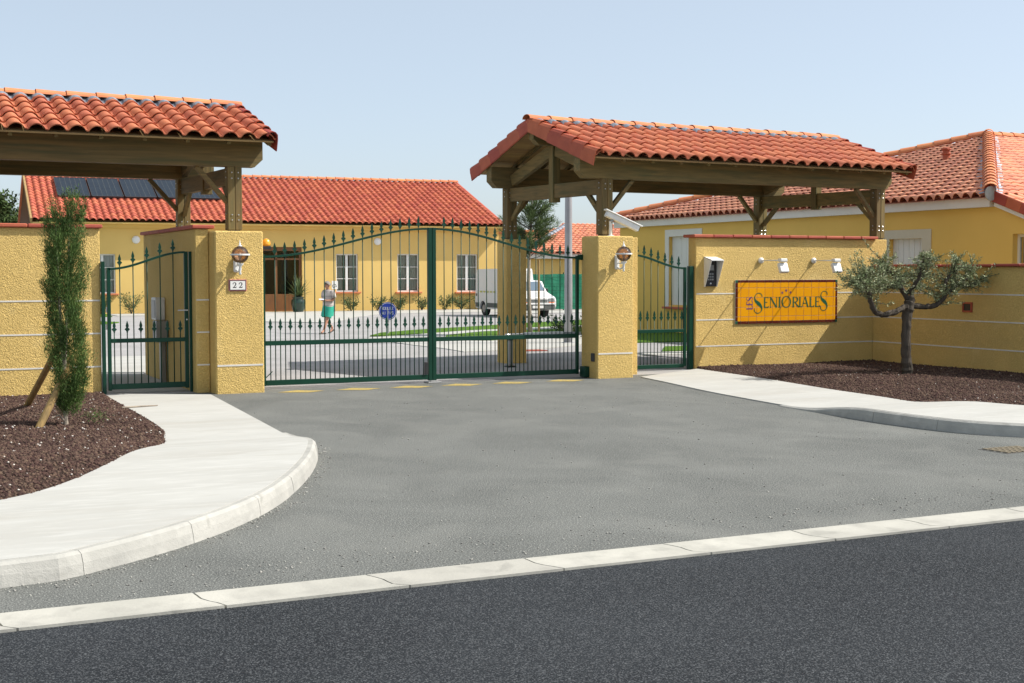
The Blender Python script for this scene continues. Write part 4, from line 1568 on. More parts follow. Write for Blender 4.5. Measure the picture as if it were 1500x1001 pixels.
# ------------------------------------------------------------------ leaves
def quads(centers, dirs, lens, wids, droop=0.0):
    n = len(centers)
    d = dirs / np.linalg.norm(dirs, axis=1)[:, None]
    r = rng.normal(size=(n, 3))
    s = np.cross(d, r)
    s /= np.linalg.norm(s, axis=1)[:, None]
    L, W = lens[:, None], wids[:, None]
    nrm = np.cross(d, s)
    a = centers
    m1 = centers + d * L * .45 + s * W / 2 + nrm * W * .15
    m2 = centers + d * L * .45 - s * W / 2 + nrm * W * .15
    t = centers + d * L
    v = np.stack([a, m1, t, m2], 1).reshape(-1, 3)
    f = np.arange(4 * n).reshape(-1, 4)
    return v, f


def foliage(name, C, Dv, ln, wd, mat, parent, jl=0.3):
    n = len(C)
    v, f = quads(C, Dv, ln * rng.uniform(1 - jl, 1 + jl, n), wd * rng.uniform(.7, 1.3, n))
    o = mk(name, v, f, mat, parent)
    o['kind'] = 'stuff'
    return o


def rand_dirs(n, bias=(0, 0, 0)):
    d = rng.normal(size=(n, 3))
    d /= np.linalg.norm(d, axis=1)[:, None]
    return d + np.array(bias)


# potted palm by the door
t = thing('potted_plant', 'spiky plant in a dark green glazed pot by the far entrance', 'potted plant', tuple(FW(1.12, -1.0, 0)))
c = FW(1.12, -1.0, 0)
B().lathe(c, [(.20, 0), (.26, .12), (.32, .38), (.31, .52), (.23, .60), (.26, .65), (.28, .68), (.24, .68), (.22, .62)], 18).obj('pot', 'pot_green', t, smooth=True)
vs, fs = [], []
for i in range(70):
    a = random.uniform(0, 2 * PI)
    el = random.uniform(.3, 1.45)
    L_ = random.uniform(.6, 1.1)
    base = c + Vector((0, 0, .66))
    h_ = Vector((math.cos(a), math.sin(a), 0))
    side = Vector((-math.sin(a), math.cos(a), 0)) * .045
    prev = None
    for k in range(5):
        q = k / 4
        p = base + h_ * (L_ * q * math.cos(el)) + Vector((0, 0, L_ * q * math.sin(el) - .25 * q * q * math.cos(el)))
        ww = side * (1 - q * .9)
        vs += [p - ww, p + ww]
        if k:
            m = len(vs)
            fs.append((m - 4, m - 3, m - 1, m - 2))
mk('leaves', vs, fs, 'shrub_leaf', t)

# shrubs along the facade
def shrub(p, r, h, label, n=420, mat='shrub_leaf', group='small shrubs along the far facade'):
    t = thing('shrub', label, 'shrub', tuple(p), group)
    b = B()
    C, Dv = [], []
    for k in range(9):
        a = random.uniform(0, 2 * PI)
        q = Vector(p) + Vector((math.cos(a) * r * .8, math.sin(a) * r * .8, h * random.uniform(.7, 1)))
        b.tube([p, (Vector(p) * .45 + q * .55) + Vector((0, 0, .05)), q], [.012, .009, .004], 4)
        for _ in range(n // 9):
            s = random.uniform(.25, 1.05)
            C.append(Vector(p).lerp(q, s) + Vector([random.gauss(0, r * .18) for _ in range(3)]))
            Dv.append(Vector((math.cos(a), math.sin(a), .8)) + Vector([random.gauss(0, .8) for _ in range(3)]))
    b.obj('stems', 'bark', t)
    foliage('leaves', np.array(C), np.array(Dv), .11, .035, mat, t)


labs = ['small shrub under the far window just right of the walking person', 'small shrub left of the blue round sign', 'small shrub just above the blue round sign',
        'small shrub under the middle far window', 'small shrub right of the middle far window', 'small shrub behind the meeting stile of the gate',
        'small dark shrub under the right far window', 'small shrub beside the rear of the white van']
for s, l in zip((3.55, 4.75, 5.75, 6.85, 7.95, 8.75, 9.75, 10.8), labs):
    shrub(FW(s, -.75 + random.uniform(-.1, .1), 0), .38, .62, l)
for s, l in zip((-7.1, -5.9, -4.9), ['small shrub under the far window seen through the small left gate', 'middle shrub seen through the small left gate', 'right shrub seen through the small left gate']):
    shrub(FW(s, -.8, 0), .42, .8, l)

# ------------------------------------------------------------------ yard surfaces
def slab(name, poly, z, mat, kind='structure', hgt=None):
    return B().prism(poly, z - (hgt or .05), z).obj(name, mat, kind=kind)


slab('terrace', [(9.2, 57.9), (9.2, 55.2), (14.2, 54.6), (12.6, 46.8), (14.6, 44.6), (17.6, 50.5), (19.6, 53.2), (26.5, 53.3), (26.5, 57.3)], .02, 'concrete')
slab('lawn', [(7.0, 57.5), (6.9, 54.5), (8.9, 54.6), (9.15, 57.9)], .03, 'lawn')
slab('lawn', [(-2, 57.9), (-2, 48.5), (6.0, 46.8), (7.6, 47.0), (8.1, 48.3), (6.3, 52), (6.9, 57.9)], .03, 'lawn')
# islands with lawn and paths
slab('lawn', [(12.55, 34.95), (13.44, 36.5), (14.9, 37.7), (17.8, 39.4), (20, 40.9), (24, 42.9), (27, 44), (27, 41), (19.5, 38.1), (16.3, 36.9), (14.3, 35.5), (13.0, 34.7)], .03, 'lawn')
slab('footpath', [(12.5, 34.4), (13.0, 34.7), (14.3, 35.5), (16.3, 36.9), (19.5, 38.1), (27, 41), (27, 38.9), (19.0, 36.4), (16.4, 35.9), (14.6, 34.4), (14.1, 33.3), (12.9, 32.2), (11.7, 32.4), (11.9, 33.6)], .015, 'concrete')
slab('lawn', [(14.6, 34.4), (16.4, 35.9), (19.0, 36.4), (27, 38.9), (27, 36.0), (20.0, 34.5), (17.5, 32.9), (15.9, 32.0), (14.5, 31.3), (13.9, 31.6), (14.1, 33.3)], .03, 'lawn')
slab('footpath', [(12.0, 32.4), (12.9, 32.2), (14.1, 33.3), (13.9, 31.6), (14.5, 31.3), (15.9, 32.0), (17.5, 32.9), (20.0, 34.5), (27, 36), (27, 32.0), (17.6, 29.5), (15.7, 28.7), (14.0, 27.5),
                  (12.7, 27.0), (11.9, 26.1), (12.6, 25.2), (11.9, 24.25), (12.05, 24.0), (14.6, 24.4), (16.0, 24.5), (16.9, 25.4), (15.8, 26.6), (14.5, 26.6), (14.9, 28.1), (13.4, 28.3), (12.6, 29.2), (12.3, 30.2)][:13]
     + [(12.0, 27.3), (12.1, 28.6), (12.0, 30.2)], .012, 'concrete')
slab('path_edging', [(13.2, 27.3), (13.3, 26.95), (13.85, 26.85), (13.8, 27.15)], .018, 'coping')
slab('footpath', [(14.65, 24.42), (19.8, 24.2), (20.9, 24.3), (20.9, 25.3), (15.0, 25.28)], .012, 'concrete')
slab('lawn', [(15.9, 25.3), (17, 25.35), (20.95, 25.35), (20.95, 26.8), (16.9, 26.8)], .03, 'lawn')
slab('lawn', [(17.3, 28.85), (18.7, 28.6), (20.95, 28.5), (20.95, 36), (19.9, 34.0), (17.9, 30.2)], .031, 'lawn')
slab('footpath', [(3.2, 20.42), (4.42, 20.42), (4.42, 24.0), (5.3, 27.5), (5.4, 29.0), (4.6, 29.1), (3.0, 24.8)], .010, 'concrete')

# round blue sign
t = thing('round_sign', 'round blue road sign reading ROULEZ AU PAS on a short post', 'sign', (13.43, 35.9, 0))
c = Vector((13.43, 35.9, .66))
nrm = Vector((-.35, -.94, 0)).normalized()
sd = Vector((.94, -.35, 0)).normalized()
B().tube([c + Vector((0, 0, -.66)) - nrm * .03, c + Vector((0, 0, .1)) - nrm * .03], .035, 8).obj('post', 'pole_metal', t)
vs = [c] + [c + sd * (.255 * math.cos(a)) + Vector((0, 0, .255 * math.sin(a))) for a in np.linspace(0, 2 * PI, 29)[:-1]]
vs2 = [v - nrm * .02 for v in vs]
n_ = 28
mk('disc', vs + vs2, [(0, 1 + k, 1 + (k + 1) % n_) for k in range(n_)] + [(n_ + 1, n_ + 2 + (k + 1) % n_, n_ + 2 + k) for k in range(n_)]
   + [(1 + k, n_ + 2 + k, n_ + 2 + (k + 1) % n_, 1 + (k + 1) % n_) for k in range(n_)], 'sign_blue', t)
bb = B()
vs = []
for r in (.225, .238):
    for a in np.linspace(0, 2 * PI, 29)[:-1]:
        vs.append(c + sd * (r * math.cos(a)) + Vector((0, 0, r * math.sin(a))) + nrm * .003)
bb.add(vs, [(k, (k + 1) % n_, n_ + (k + 1) % n_, n_ + k) for k in range(n_)])
SEG = {'R': [[(0, 0), (0, 1), (.5, 1), (.5, .55), (0, .55)], [(.2, .55), (.55, 0)]], 'O': [[(0, 0), (0, 1), (.55, 1), (.55, 0), (0, 0)]],
       'U': [[(0, 1), (0, 0), (.55, 0), (.55, 1)]], 'L': [[(0, 1), (0, 0), (.5, 0)]], 'E': [[(.5, 1), (0, 1), (0, 0), (.5, 0)], [(0, .5), (.4, .5)]],
       'Z': [[(0, 1), (.5, 1), (0, 0), (.5, 0)]], 'A': [[(0, 0), (.28, 1), (.56, 0)], [(.12, .35), (.44, .35)]], 'P': [[(0, 0), (0, 1), (.5, 1), (.5, .5), (0, .5)]],
       'S': [[(.5, 1), (0, 1), (0, .5), (.5, .5), (.5, 0), (0, 0)]], ' ': []}


def seg_text(b, txt, cx, cz, h, f, wd=.16):
    W = len(txt) * .78 * h
    for i, chh in enumerate(txt):
        for poly in SEG[chh]:
            ribbon(b, [(cx - W / 2 + i * .78 * h + x * h, cz + y * h) for x, y in poly], wd * h, f)


ff = lambda a, c_: tuple(c + sd * a + Vector((0, 0, c_)) + nrm * .004)
seg_text(bb, 'ROULEZ', 0, .04, .075, ff)
seg_text(bb, 'AU PAS', 0, -.09, .075, ff)
bb.obj('lettering', 'plaque_white', t)

# lamp pole
t = thing('lamp_post', 'tall plain grey metal lamp post behind the right gate leaf', 'lamp post', (15.8, 29.5, 0))
B().tube([(15.8, 29.5, 0), (15.8, 29.5, 1.2), (15.8, 29.5, 4.2), (15.8, 29.5, 5.0)], [.10, .10, .085, .075], 14).obj('pole', 'pole_metal', t, smooth=True)
B().lathe((15.8, 29.5, 0), [(.17, 0), (.17, .02), (.11, .03)], 14).obj('base_plate', 'pole_metal', t)

# green windscreen fence
t = thing('screen_fence', 'green woven windscreen fence behind the white van', 'fence', (29, 54, 0))
vs, fs = [], []
n = 60
for k in range(n):
    x = 26.4 + k * .15
    dy = .03 * math.sin(k * 1.3)
    for z in (0.05, .42, .8, 1.2, 1.64):
        vs.append((x, 54 + dy * math.sin(z * 3) + .01, z + .01 * math.sin(k * .6)))
for k in range(n - 1):
    for j in range(4):
        fs.append((k * 5 + j, (k + 1) * 5 + j, (k + 1) * 5 + j + 1, k * 5 + j + 1))
mk('netting', vs, fs, 'windscreen_net', t)
for k in range(5):
    B().tube([(26.5 + k * 2.2, 54.06, 0), (26.5 + k * 2.2, 54.06, 1.72)], .03, 6).obj('post', 'gate_paint', t)
for z in (.3, .6, .9, 1.2, 1.5):
    B().tube([(26.4, 53.965, z), (35.2, 53.965, z)], .006, 4).obj('wire', 'gate_paint', t)
sheet('pavement_rear', [(24.8, 50.8), (36, 49.6), (36, 53.9), (26.6, 53.9), (24.8, 53.2)], .012, 'concrete')

# small house right-back
t = thing('small_house', 'small yellow house with red hipped roof behind the green screen fence', 'house', (32, 58, 0))
B().box(27.9, 38, 56.3, 66, -.1, 2.45).obj('wall', 'smooth_render', t)
B().box(27.55, 38.3, 55.95, 56.25, 2.36, 2.58).obj('fascia', 'house_trim', t)
SMH = slope_matrix((27.5, 55.85, 2.6), (1, 0, 0), Vector((0, 1, .30)))
tile_field(t, SMH, 38, 15, 'tile_pink', sep=lambda i, j: False, keep=lambda i, j: (i + .5) * .28 > (j + .2) * .36 * .93, w=.28, e=.36, lift=0.055)
SMD = SMH
zt = lambda y: 2.58 + (y - 55.85) * .30
b = B()
b.add([(27.5, 55.85, 2.585), (38.2, 55.85, 2.585), (38.2, 61, zt(61)), (32.7, 61, zt(61))], [(0, 1, 2, 3)])
b.add([(27.5, 55.85, 2.585), (32.7, 61, zt(61)), (27.5, 66.1, 2.585)], [(0, 1, 2)])
b.add([(27.5, 66.1, 2.585), (32.7, 61, zt(61)), (38.2, 61, zt(61)), (38.2, 66.1, 2.585)], [(0, 1, 2, 3)])
b.obj('roof_deck', 'tile_pink', t)
half_round(t, ((27.5, 55.85, 2.66), (5.2, 5.15, 1.545), (0, 0, 1)), 16, .13, .46, 'lead', 'hip_tile')
t = thing('gable_house', 'plain yellow house wall with a coral coping behind the small house', 'house', (38, 72, 0))
B().box(34.6, 48, 70, 80, -.1, 4.0).obj('wall', 'smooth_render', t)
B().box(34.4, 48.2, 69.8, 80.2, 4.0, 4.15, .02).obj('coping', 'ridge_tile', t)

# ------------------------------------------------------------------ right house
hs_ = thing('house', 'yellow house at the right with a hipped pink tile roof and closed white shutters', 'house', (24, 28, 0))
HX = 21.02
yF, yB = 20.72, 36.0
wins_h = [(1.5, 2.95, .75, 2.77), (11.95, 12.98, .75, 2.50), (15.45, 16.6, 1.0, 2.53)]   # along -Y from yB
HA = Vector((HX, 35.9, 0))
hu, ho = Vector((0, -1, 0)), Vector((-1, 0, 0))
ops = [(35.9 - 33.1, 35.9 - 31.6, .81, 2.77), (35.9 - 23.85, 35.9 - 22.80, .75, 2.50), (35.9 - 20.22, 35.9 - 19.0, .95, 2.53)]
facade(hs_, HA, hu, ho, 0, 35.9 - 18.3, -.1, 3.12, ops[:2] + ops[2:], 'house_render', depth=.2, name='wall_face')
b = B()
b.add([(HX, 35.9, -.1), (42, 35.9, -.1), (42, 35.9, 3.1), (HX, 35.9, 3.1)], [(0, 1, 2, 3)])
b.add([(HX, 18.3, -.1), (42, 18.3, -.1), (42, 18.3, 2.4), (HX, 18.3, 2.4)], [(0, 1, 2, 3)])
b.obj('wall', 'house_render', hs_)
# shutters with surrounds
for k in (0, 1):
    a, c, d, e = ops[k]
    y0, y1 = 35.9 - a, 35.9 - c
    b = B()
    wd = .28 if k == 1 else .2
    b.box(HX - .02, HX - .002, y1 - wd, y1, d - .05, e + .2)
    b.box(HX - .02, HX - .002, y0, y0 + wd, d - .05, e + .2)
    b.box(HX - .02, HX - .002, y1, y0, e, e + .2)
    sr = b.obj('surround', 'surround' if k else 'house_trim', hs_)
    nb_ = 6
    for q in range(nb_):
        ya = y1 + (y0 - y1) * q / nb_
        yb_ = y1 + (y0 - y1) * (q + 1) / nb_
        B().box(HX + .10, HX + .14, ya + .004, yb_ - .004, d, e, .004).obj('shutter_board', 'shutter', sr)
    B().box(HX - .12, HX + .1, y1 - wd, y0 + wd, d - .11, d - .052, .006).obj('sill', 'coping', sr)
window(hs_, HA, hu, ho, *ops[2], rows=1, curtain=.3, depth=.16, sill=None, mat='house_trim')
# fascia
B().box(20.86, 21.0, yF - .02, 36.0, 3.10, 3.30).obj('fascia', 'house_trim', hs_)
# roof: left hip face
EX = 20.78
AP = Vector((28.5, 28.5, 5.62))
EZ = 3.30
yc_ = (20.6 + 36.2) / 2
AP = Vector((EX + 7.75, yc_, 5.50))
upL = Vector((AP.x - EX, 0, AP.z - EZ)).normalized()
LL = math.hypot(AP.x - EX, AP.z - EZ)
ncl = 58
wl_ = 15.6 / ncl
nrl = 21
el_ = LL / nrl
SL = slope_matrix((EX, 36.2, EZ), (0, -1, 0), upL)
rate = 7.8 / LL
keepL = lambda i, j: (i + .5) * wl_ > (j + .3) * el_ * rate + .05 and 15.6 - (i + .5) * wl_ > (j + .3) * el_ * rate + .12
sepL = lambda i, j: (36.2 - i * wl_) < 20.6 + 5.3
tile_field(hs_, SL, ncl, nrl, 'tile_pink', sep=sepL, keep=keepL, w=wl_, e=el_, lift=0.055)
# front slope, with the lower porch pitch in front of the hip
upF_ = Vector((0, AP.y - 20.6, AP.z - EZ)).normalized()
LF = math.hypot(AP.y - 20.6, AP.z - EZ)
SFF = slope_matrix((EX, 20.6, EZ), (1, 0, 0), upF_)
nrf = 21
ef = LF / nrf
rf = 7.75 / LF
tile_field(hs_, SFF, 50, nrf, 'tile_pink', sep=lambda i, j: i < 8 and j < 14, keep=lambda i, j: (i + .5) * .27 > (j + .3) * ef * rf + .12, w=.27, e=ef)
upP = Vector((0, 1, .36)).normalized()
SPP = slope_matrix((EX + .12, 18.35, EZ - .81), (1, 0, 0), upP)
tile_field(hs_, SPP, 48, 6, 'tile_pink', sep=lambda i, j: i < 6, w=.27, e=2.39 / 6)
b = B()
S_ = [(EX, 20.6, EZ - .02), (AP.x, AP.y, AP.z - .02), (42, AP.y, AP.z - .02), (42, 20.6, EZ - .02)]
b.add(S_, [(3, 2, 1, 0)])
b.add([(EX, 20.6, EZ - .02), (EX, 36.2, EZ - .02), (AP.x, AP.y, AP.z - .02)], [(0, 2, 1)])
b.add([(EX, 36.2, EZ - .02), (42, 36.2, EZ - .02), (42, AP.y, AP.z - .02), (AP.x, AP.y, AP.z - .02)], [(0, 1, 2, 3)])
b.add([(EX + .12, 18.35, EZ - .83), (42, 18.35, EZ - .83), (42, 20.6, EZ - .02), (EX + .12, 20.6, EZ - .02)], [(0, 1, 2, 3)])
b.obj('roof_deck', 'tile_pink', hs_)
# porch rake: red verge pieces over a white strip
for k in range(6):
    y0 = 18.35 + k * .375
    z0 = EZ - .80 + k * .375 * .36
    B().beam((EX + .08, y0 + .004, z0), (EX + .08, y0 + .39, z0 + .385 * .36), .05, .22, bev=.015).obj('verge_tile', 'verge_tile', hs_)
B().beam((EX + .15, 18.35, EZ - .96), (EX + .15, 20.62, EZ - .96 + 2.27 * .36), .05, .10).obj('rake_board', 'house_trim', hs_)
# hips and ridge
hd = AP - Vector((EX, 20.6, EZ))
nh = 24
half_round(hs_, (Vector((EX - .02, 20.58, EZ + .10)), hd, Vector((-.2, -.2, 1)).normalized()), nh, .155, hd.length / nh, 'ridge_tile', 'hip_tile', squash=1.0)
B().lathe(Vector((EX - .03, 20.57, EZ + .06)), [(0.02, -.02), (.15, -.015), (.15, .01)], 16, 'y').obj('hip_end', 'kerb_concrete', hs_)
hd2 = AP - Vector((EX, 36.2, EZ))
nh2 = 24
half_round(hs_, (Vector((EX - .02, 36.2, EZ + .08)), hd2, Vector((-.2, .2, 1)).normalized()), nh2, .14, hd2.length / nh2, 'ridge_tile', 'hip_tile', squash=1.0)
half_round(hs_, (Vector((AP.x, AP.y, AP.z + .06)), (1, 0, 0), (0, 0, 1)), 30, .14, .44, 'ridge_tile', 'ridge_tile')
# lead strips along the near hip
for (S, sgn) in ((SL, 1), (SFF, -1)):
    vs, fs = [], []
    n = 120
    hn = Vector((-.25, 0, .97)) if S is SL else Vector((0, -.25, .97))
    sidev = Vector((0, 1, 0)) if S is SL else Vector((1, 0, 0))
    for k in range(n):
        q = k / (n - 1)
        p = Vector((EX, 20.6, EZ)) + hd * q
        j = .03 * math.sin(k * 2.3)
        vs += [p + hn * .09 + sidev * .08, p + hn * (.065 + .02 * math.sin(k * 1.4)) + sidev * (.36 + j)]
    for k in range(n - 1):
        fs.append((2 * k, 2 * k + 1, 2 * k + 3, 2 * k + 2))
    mk('flashing', vs, fs, 'lead', hs_)
# terracotta roof vent
c = SL @ Vector((36.2 - 26.6, (25.3 - EX) / upL.x, .08))
v = B()
v.lathe(c, [(.10, -.1), (.09, .10), (.12, .12), (.12, .15), (.09, .16), (.085, .22), (.14, .24), (.13, .28), (.04, .30)], 12)
v.obj('roof_vent', 'verge_tile', hs_)

# ------------------------------------------------------------------ van
t = thing('van', 'white box van with grey sill strip, half hidden by the rear pillar', 'van', (23.3, 48, 0))
vx0, vx1 = 22.52, 24.10
yr, yf = 50.05, 46.0      # rear, front
b = B()
prof = [(yr, .32), (yr + .03, .55), (yr, 1.80), (yr - .12, 1.86), (yr - 2.05, 1.88), (yr - 2.12, 1.80), (yr - 2.16, 1.42), (yr - 2.5, 1.42), (yr - 2.9, 1.38), (yr - 3.25, .98),
        (yr - 3.95, .78), (yr - 4.05, .66), (yr - 4.05, .42), (yr - 3.95, .30), (yr - 3.6, .26)]
arch = lambda cyy: [(cyy - .30 * math.cos(a), .28 + .32 * math.sin(a)) for a in np.linspace(0, PI, 9)]
prof_low = [p for p in arch(yr - 3.30)] + [p for p in arch(yr - .72)]
poly = prof + prof_low + [(yr - .3, .26)]
inset = lambda z: 0.0 if z < 1.0 else (z - 1.0) * .07
b.extr(poly, lambda yy, zz: (vx0 + inset(zz), yy, zz), lambda yy, zz: (vx1 - inset(zz), yy, zz))
b.obj('body', 'van_white', t)
B().box(vx0 - .012, vx0 + .005, yr - 2.9, yr - 1.08, .34, .52, .004).obj('sill_strip', 'van_grey', t)
B().box(vx0 - .012, vx0 + .005, yr - .36, yr - .02, .34, .52, .004).obj('sill_strip', 'van_grey', t)
b = B()
b.box(vx0 + .05, vx1 - .05, yf - .03, yf + .06, .30, .50, .03)
b.obj('bumper', 'van_grey', t)
B().box(vx0 + .02, vx1 - .02, yf - .05, yf - .02, .50, .56, .01).obj('bumper_top', 'van_white', t)
b = B()
for q in range(5):
    b.box(vx0 + .38, vx1 - .38, yf - .012, yf + .01, .585 + q * .034, .603 + q * .034)
b.obj('grille', 'van_grey', t)
for x0_ in (vx0 + .06, vx1 - .34):
    B().box(x0_, x0_ + .28, yf - .018, yf + .02, .60, .745, .01).obj('headlight', 'lamp_lens', t)
    B().box(x0_ + .02, x0_ + .26, yf - .02, yf + .01, .555, .595, .004).obj('indicator', 'indicator_orange', t)
# windscreen and side glass
wz = lambda z: (vx0 + inset(z), vx1 - inset(z))
a0, a1 = (yr - 3.22, 1.02), (yr - 2.92, 1.36)
n0 = .012
b = B()
b.add([(vx0 + .08, a0[0] - n0, a0[1] + n0), (vx1 - .08, a0[0] - n0, a0[1] + n0), (vx1 - .12, a1[0] - n0, a1[1] + n0), (vx0 + .12, a1[0] - n0, a1[1] + n0)], [(0, 1, 2, 3)])
b.obj('windscreen', 'van_glass', t)
for xw, sg_ in ((vx0, -1), (vx1, 1)):
    ins = lambda z: (xw - sg_ * inset(z)) + sg_ * .006
    B().add([(ins(.98), yr - 3.1, 1.0), (ins(1.36), yr - 2.85, 1.36), (ins(1.36), yr - 2.3, 1.36), (ins(.98), yr - 2.3, .98)], [(0, 1, 2, 3)]).obj('side_window', 'van_glass', t)
    B().box(xw + sg_ * .02 - .05, xw + sg_ * .02 + .05 + sg_ * .08, yr - 3.08, yr - 3.0, .96, 1.10, .01).obj('mirror', 'black_plastic', t)
    for yy in (yr - 3.30, yr - .72):
        xc = xw - sg_ * .14
        wh = B().lathe((xc, yy, .28), [(.10, -.09), (.26, -.09), (.28, -.06), (.28, .06), (.26, .09), (.10, .09)], 20, 'x').obj('wheel', 'rubber', t, smooth=False)
        B().lathe((xc + sg_ * .085, yy, .28), [(.02, .02 * sg_), (.10, .015 * sg_), (.16, .008 * sg_), (.17, -.01 * sg_)], 16, 'x').obj('rim', 'grey_metal', wh)
for q in range(5):
    B().box(vx0 - .004 + .0, vx0 + .002, yr - 1.9 + q * .32, yr - 1.72 + q * .32, .93, .99).obj('stripe_mark', 'van_stripe', t)
B().box(vx0 - .006, vx0 + .003, yr - .14, yr - .06, .78, .88).obj('fuel_cap', 'black_plastic', t)
B().box(vx0 + .55, vx1 - .55, yf - .045, yf - .028, .36, .46, .003).obj('number_plate', 'plaque_white', t)
for yy in (yr - 2.14, yr - 3.12):
    B().box(vx0 - .003, vx0 + .004, yy, yy + .012, .40, .98).obj('door_seam', 'van_grey', t)
B().box(vx0 - .02, vx0 + .004, yr - 2.3, yr - 2.18, .86, .89, .004).obj('door_handle', 'van_grey', t)
B().box(vx0 + .045, vx0 + .062, yr - .75, yr - .55, 1.45, 1.49).obj('badge', 'van_grey', t)

# ------------------------------------------------------------------ person
def person(at, heading, label):
    at = Vector(at)
    f = Vector((heading[0], heading[1], 0)).normalized()
    r = Vector((f.y, -f.x, 0))
    W = lambda x, y, z: at + r * x + f * y + Vector((0, 0, z))
    t = thing('person', label, 'person', tuple(at))
    J = dict(pel=(0, 0, .80), ab=(0, .0, .93), ch=(0, .01, 1.10), nb=(0, .01, 1.235), nk=(0, .025, 1.285), hd=(0, .05, 1.37), ht=(0, .045, 1.43),
             hl=(-.08, 0, .76), kl=(-.085, .15, .42), al=(-.08, .28, .085), tl=(-.085, .39, .035),
             hr=(.08, 0, .76), kr=(.085, .02, .42), ar=(.085, -.26, .14), tr=(.09, -.15, .03),
             sl=(-.165, 0, 1.19), el=(-.215, -.02, .96), wl=(-.11, .17, .95), gl=(-.07, .22, .955),
             sr=(.165, 0, 1.19), er=(.215, -.02, .96), wr=(.11, .16, .97), gr=(.07, .21, .975))
    R = dict(pel=.125, ab=.115, ch=.12, nb=.07, nk=.045, hd=.085, ht=.07, hl=.085, kl=.048, al=.032, tl=.028, hr=.085, kr=.048, ar=.032, tr=.028,
             sl=.055, el=.036, wl=.024, gl=.026, sr=.055, er=.036, wr=.024, gr=.026)
    E_ = [('pel', 'ab'), ('ab', 'ch'), ('ch', 'nb'), ('nb', 'nk'), ('nk', 'hd'), ('hd', 'ht'), ('pel', 'hl'), ('hl', 'kl'), ('kl', 'al'), ('al', 'tl'),
          ('pel', 'hr'), ('hr', 'kr'), ('kr', 'ar'), ('ar', 'tr'), ('ch', 'sl'), ('sl', 'el'), ('el', 'wl'), ('wl', 'gl'), ('ch', 'sr'), ('sr', 'er'), ('er', 'wr'), ('wr', 'gr')]
    keys = list(J)
    vs = [W(*J[k]) for k in keys]
    rads = [R[k] for k in keys]
    ed = [(keys.index(a), keys.index(b_)) for a, b_ in E_]
    for sgn, g_ in ((-1, 'gl'), (1, 'gr')):
        gi = keys.index(g_)
        gx, gy, gz = J[g_]
        for q in range(4):
            vs.append(W(gx - sgn * .025, gy + .035 - .004 * q, gz + .022 - .014 * q)); rads.append(.0085); ed.append((gi, len(vs) - 1))
            vs.append(W(gx - sgn * .045, gy + .038 - .004 * q, gz + .016 - .014 * q)); rads.append(.0075); ed.append((len(vs) - 2, len(vs) - 1))
        vs.append(W(gx - sgn * .02, gy + .0, gz + .035)); rads.append(.010); ed.append((gi, len(vs) - 1))
    me = bpy.data.meshes.new('body')
    me.from_pydata([tuple(v) for v in vs], ed, [])
    me.materials.append(MAT['skin'])
    o = place('body', me, t)
    md = o.modifiers.new('skin', 'SKIN')
    sv = me.skin_vertices[0].data
    for i, q in enumerate(rads):
        sv[i].radius = (q, q)
    sv[0].use_root = True
    sb = o.modifiers.new('sub', 'SUBSURF')
    sb.levels = sb.render_levels = 2
    # face
    hc = W(0, .05, 1.40)
    b = B()
    b.lathe(hc + f * .085 + Vector((0, 0, -.02)), [(.002, -.03), (.014, -.015), (.010, .015), (.002, .03)], 6)
    b.obj('nose', 'skin', o)
    for s in (-1, 1):
        B().lathe(W(s * .032, .05 + .082, 1.412), [(.002, -.008), (.010, 0), (.002, .008)], 6).obj('eye', 'room_dark', o)
        B().obox(W(s * .088, .04, 1.39), (.02, .035, .05), Matrix((r, f, Vector((0, 0, 1)))).transposed(), .008).obj('ear', 'skin', o)
    B().obox(W(0, .13, 1.345), (.045, .01, .008), Matrix((r, f, Vector((0, 0, 1)))).transposed()).obj('mouth', 'coping', o)
    # hair: bumpy cap over crown and back
    vs, fs = [], []
    nu, nv = 18, 9
    for j in range(nv):
        ph = j / (nv - 1) * 1.75
        for k in range(nu):
            a = 2 * PI * k / nu
            front = math.sin(a)
            p2 = ph * (1 - .42 * max(0, front))
            rr_ = .108 + .006 * math.sin(k * 2.3 + j * 1.7)
            vs.append(W(rr_ * .9 * math.sin(p2) * math.cos(a), .035 + rr_ * math.sin(p2) * math.sin(a), 1.395 + rr_ * 1.02 * math.cos(p2)))
    for j in range(nv - 1):
        for k in range(nu):
            fs.append((j * nu + k, j * nu + (k + 1) % nu, (j + 1) * nu + (k + 1) % nu, (j + 1) * nu + k))
    mk('hair', vs, fs, 'hair_grey', t, smooth=True)

    def rings(name, mat, L_, n=16):
        vs, fs = [], []
        for (cx, cy_, cz, rx, ry) in L_:
            for k in range(n):
                a = 2 * PI * k / n
                wob = 1 + .03 * math.sin(3 * a + cz * 20)
                vs.append(W(cx + rx * wob * math.cos(a), cy_ + ry * wob * math.sin(a), cz))
        for j in range(len(L_) - 1):
            for k in range(n):
                fs.append((j * n + k, j * n + (k + 1) % n, (j + 1) * n + (k + 1) % n, (j + 1) * n + k))
        return mk(name, vs, fs, mat, t, smooth=True)
    sh = rings('shirt', 'shirt', [(0, 0, .74, .18, .155), (0, 0, .85, .175, .15), (0, 0, .95, .165, .145), (0, .01, 1.08, .178, .15), (0, .01, 1.17, .185, .13), (0, .01, 1.225, .165, .10), (0, .015, 1.255, .10, .075), (0, .02, 1.265, .065, .06)])
    for s in (-1, 1):
        B().tube([W(s * .13, 0, 1.205), W(s * .185, -.005, 1.15), W(s * .215, -.015, 1.03)], [.075, .072, .066], 10, caps=False).obj('sleeve', 'shirt', sh, smooth=True)
    so = rings('shorts', 'shorts_teal', [(0, 0, .83, .165, .14), (0, 0, .76, .185, .16), (0, .0, .70, .19, .16), (0, .03, .60, .19, .165), (0, .05, .50, .185, .175)])
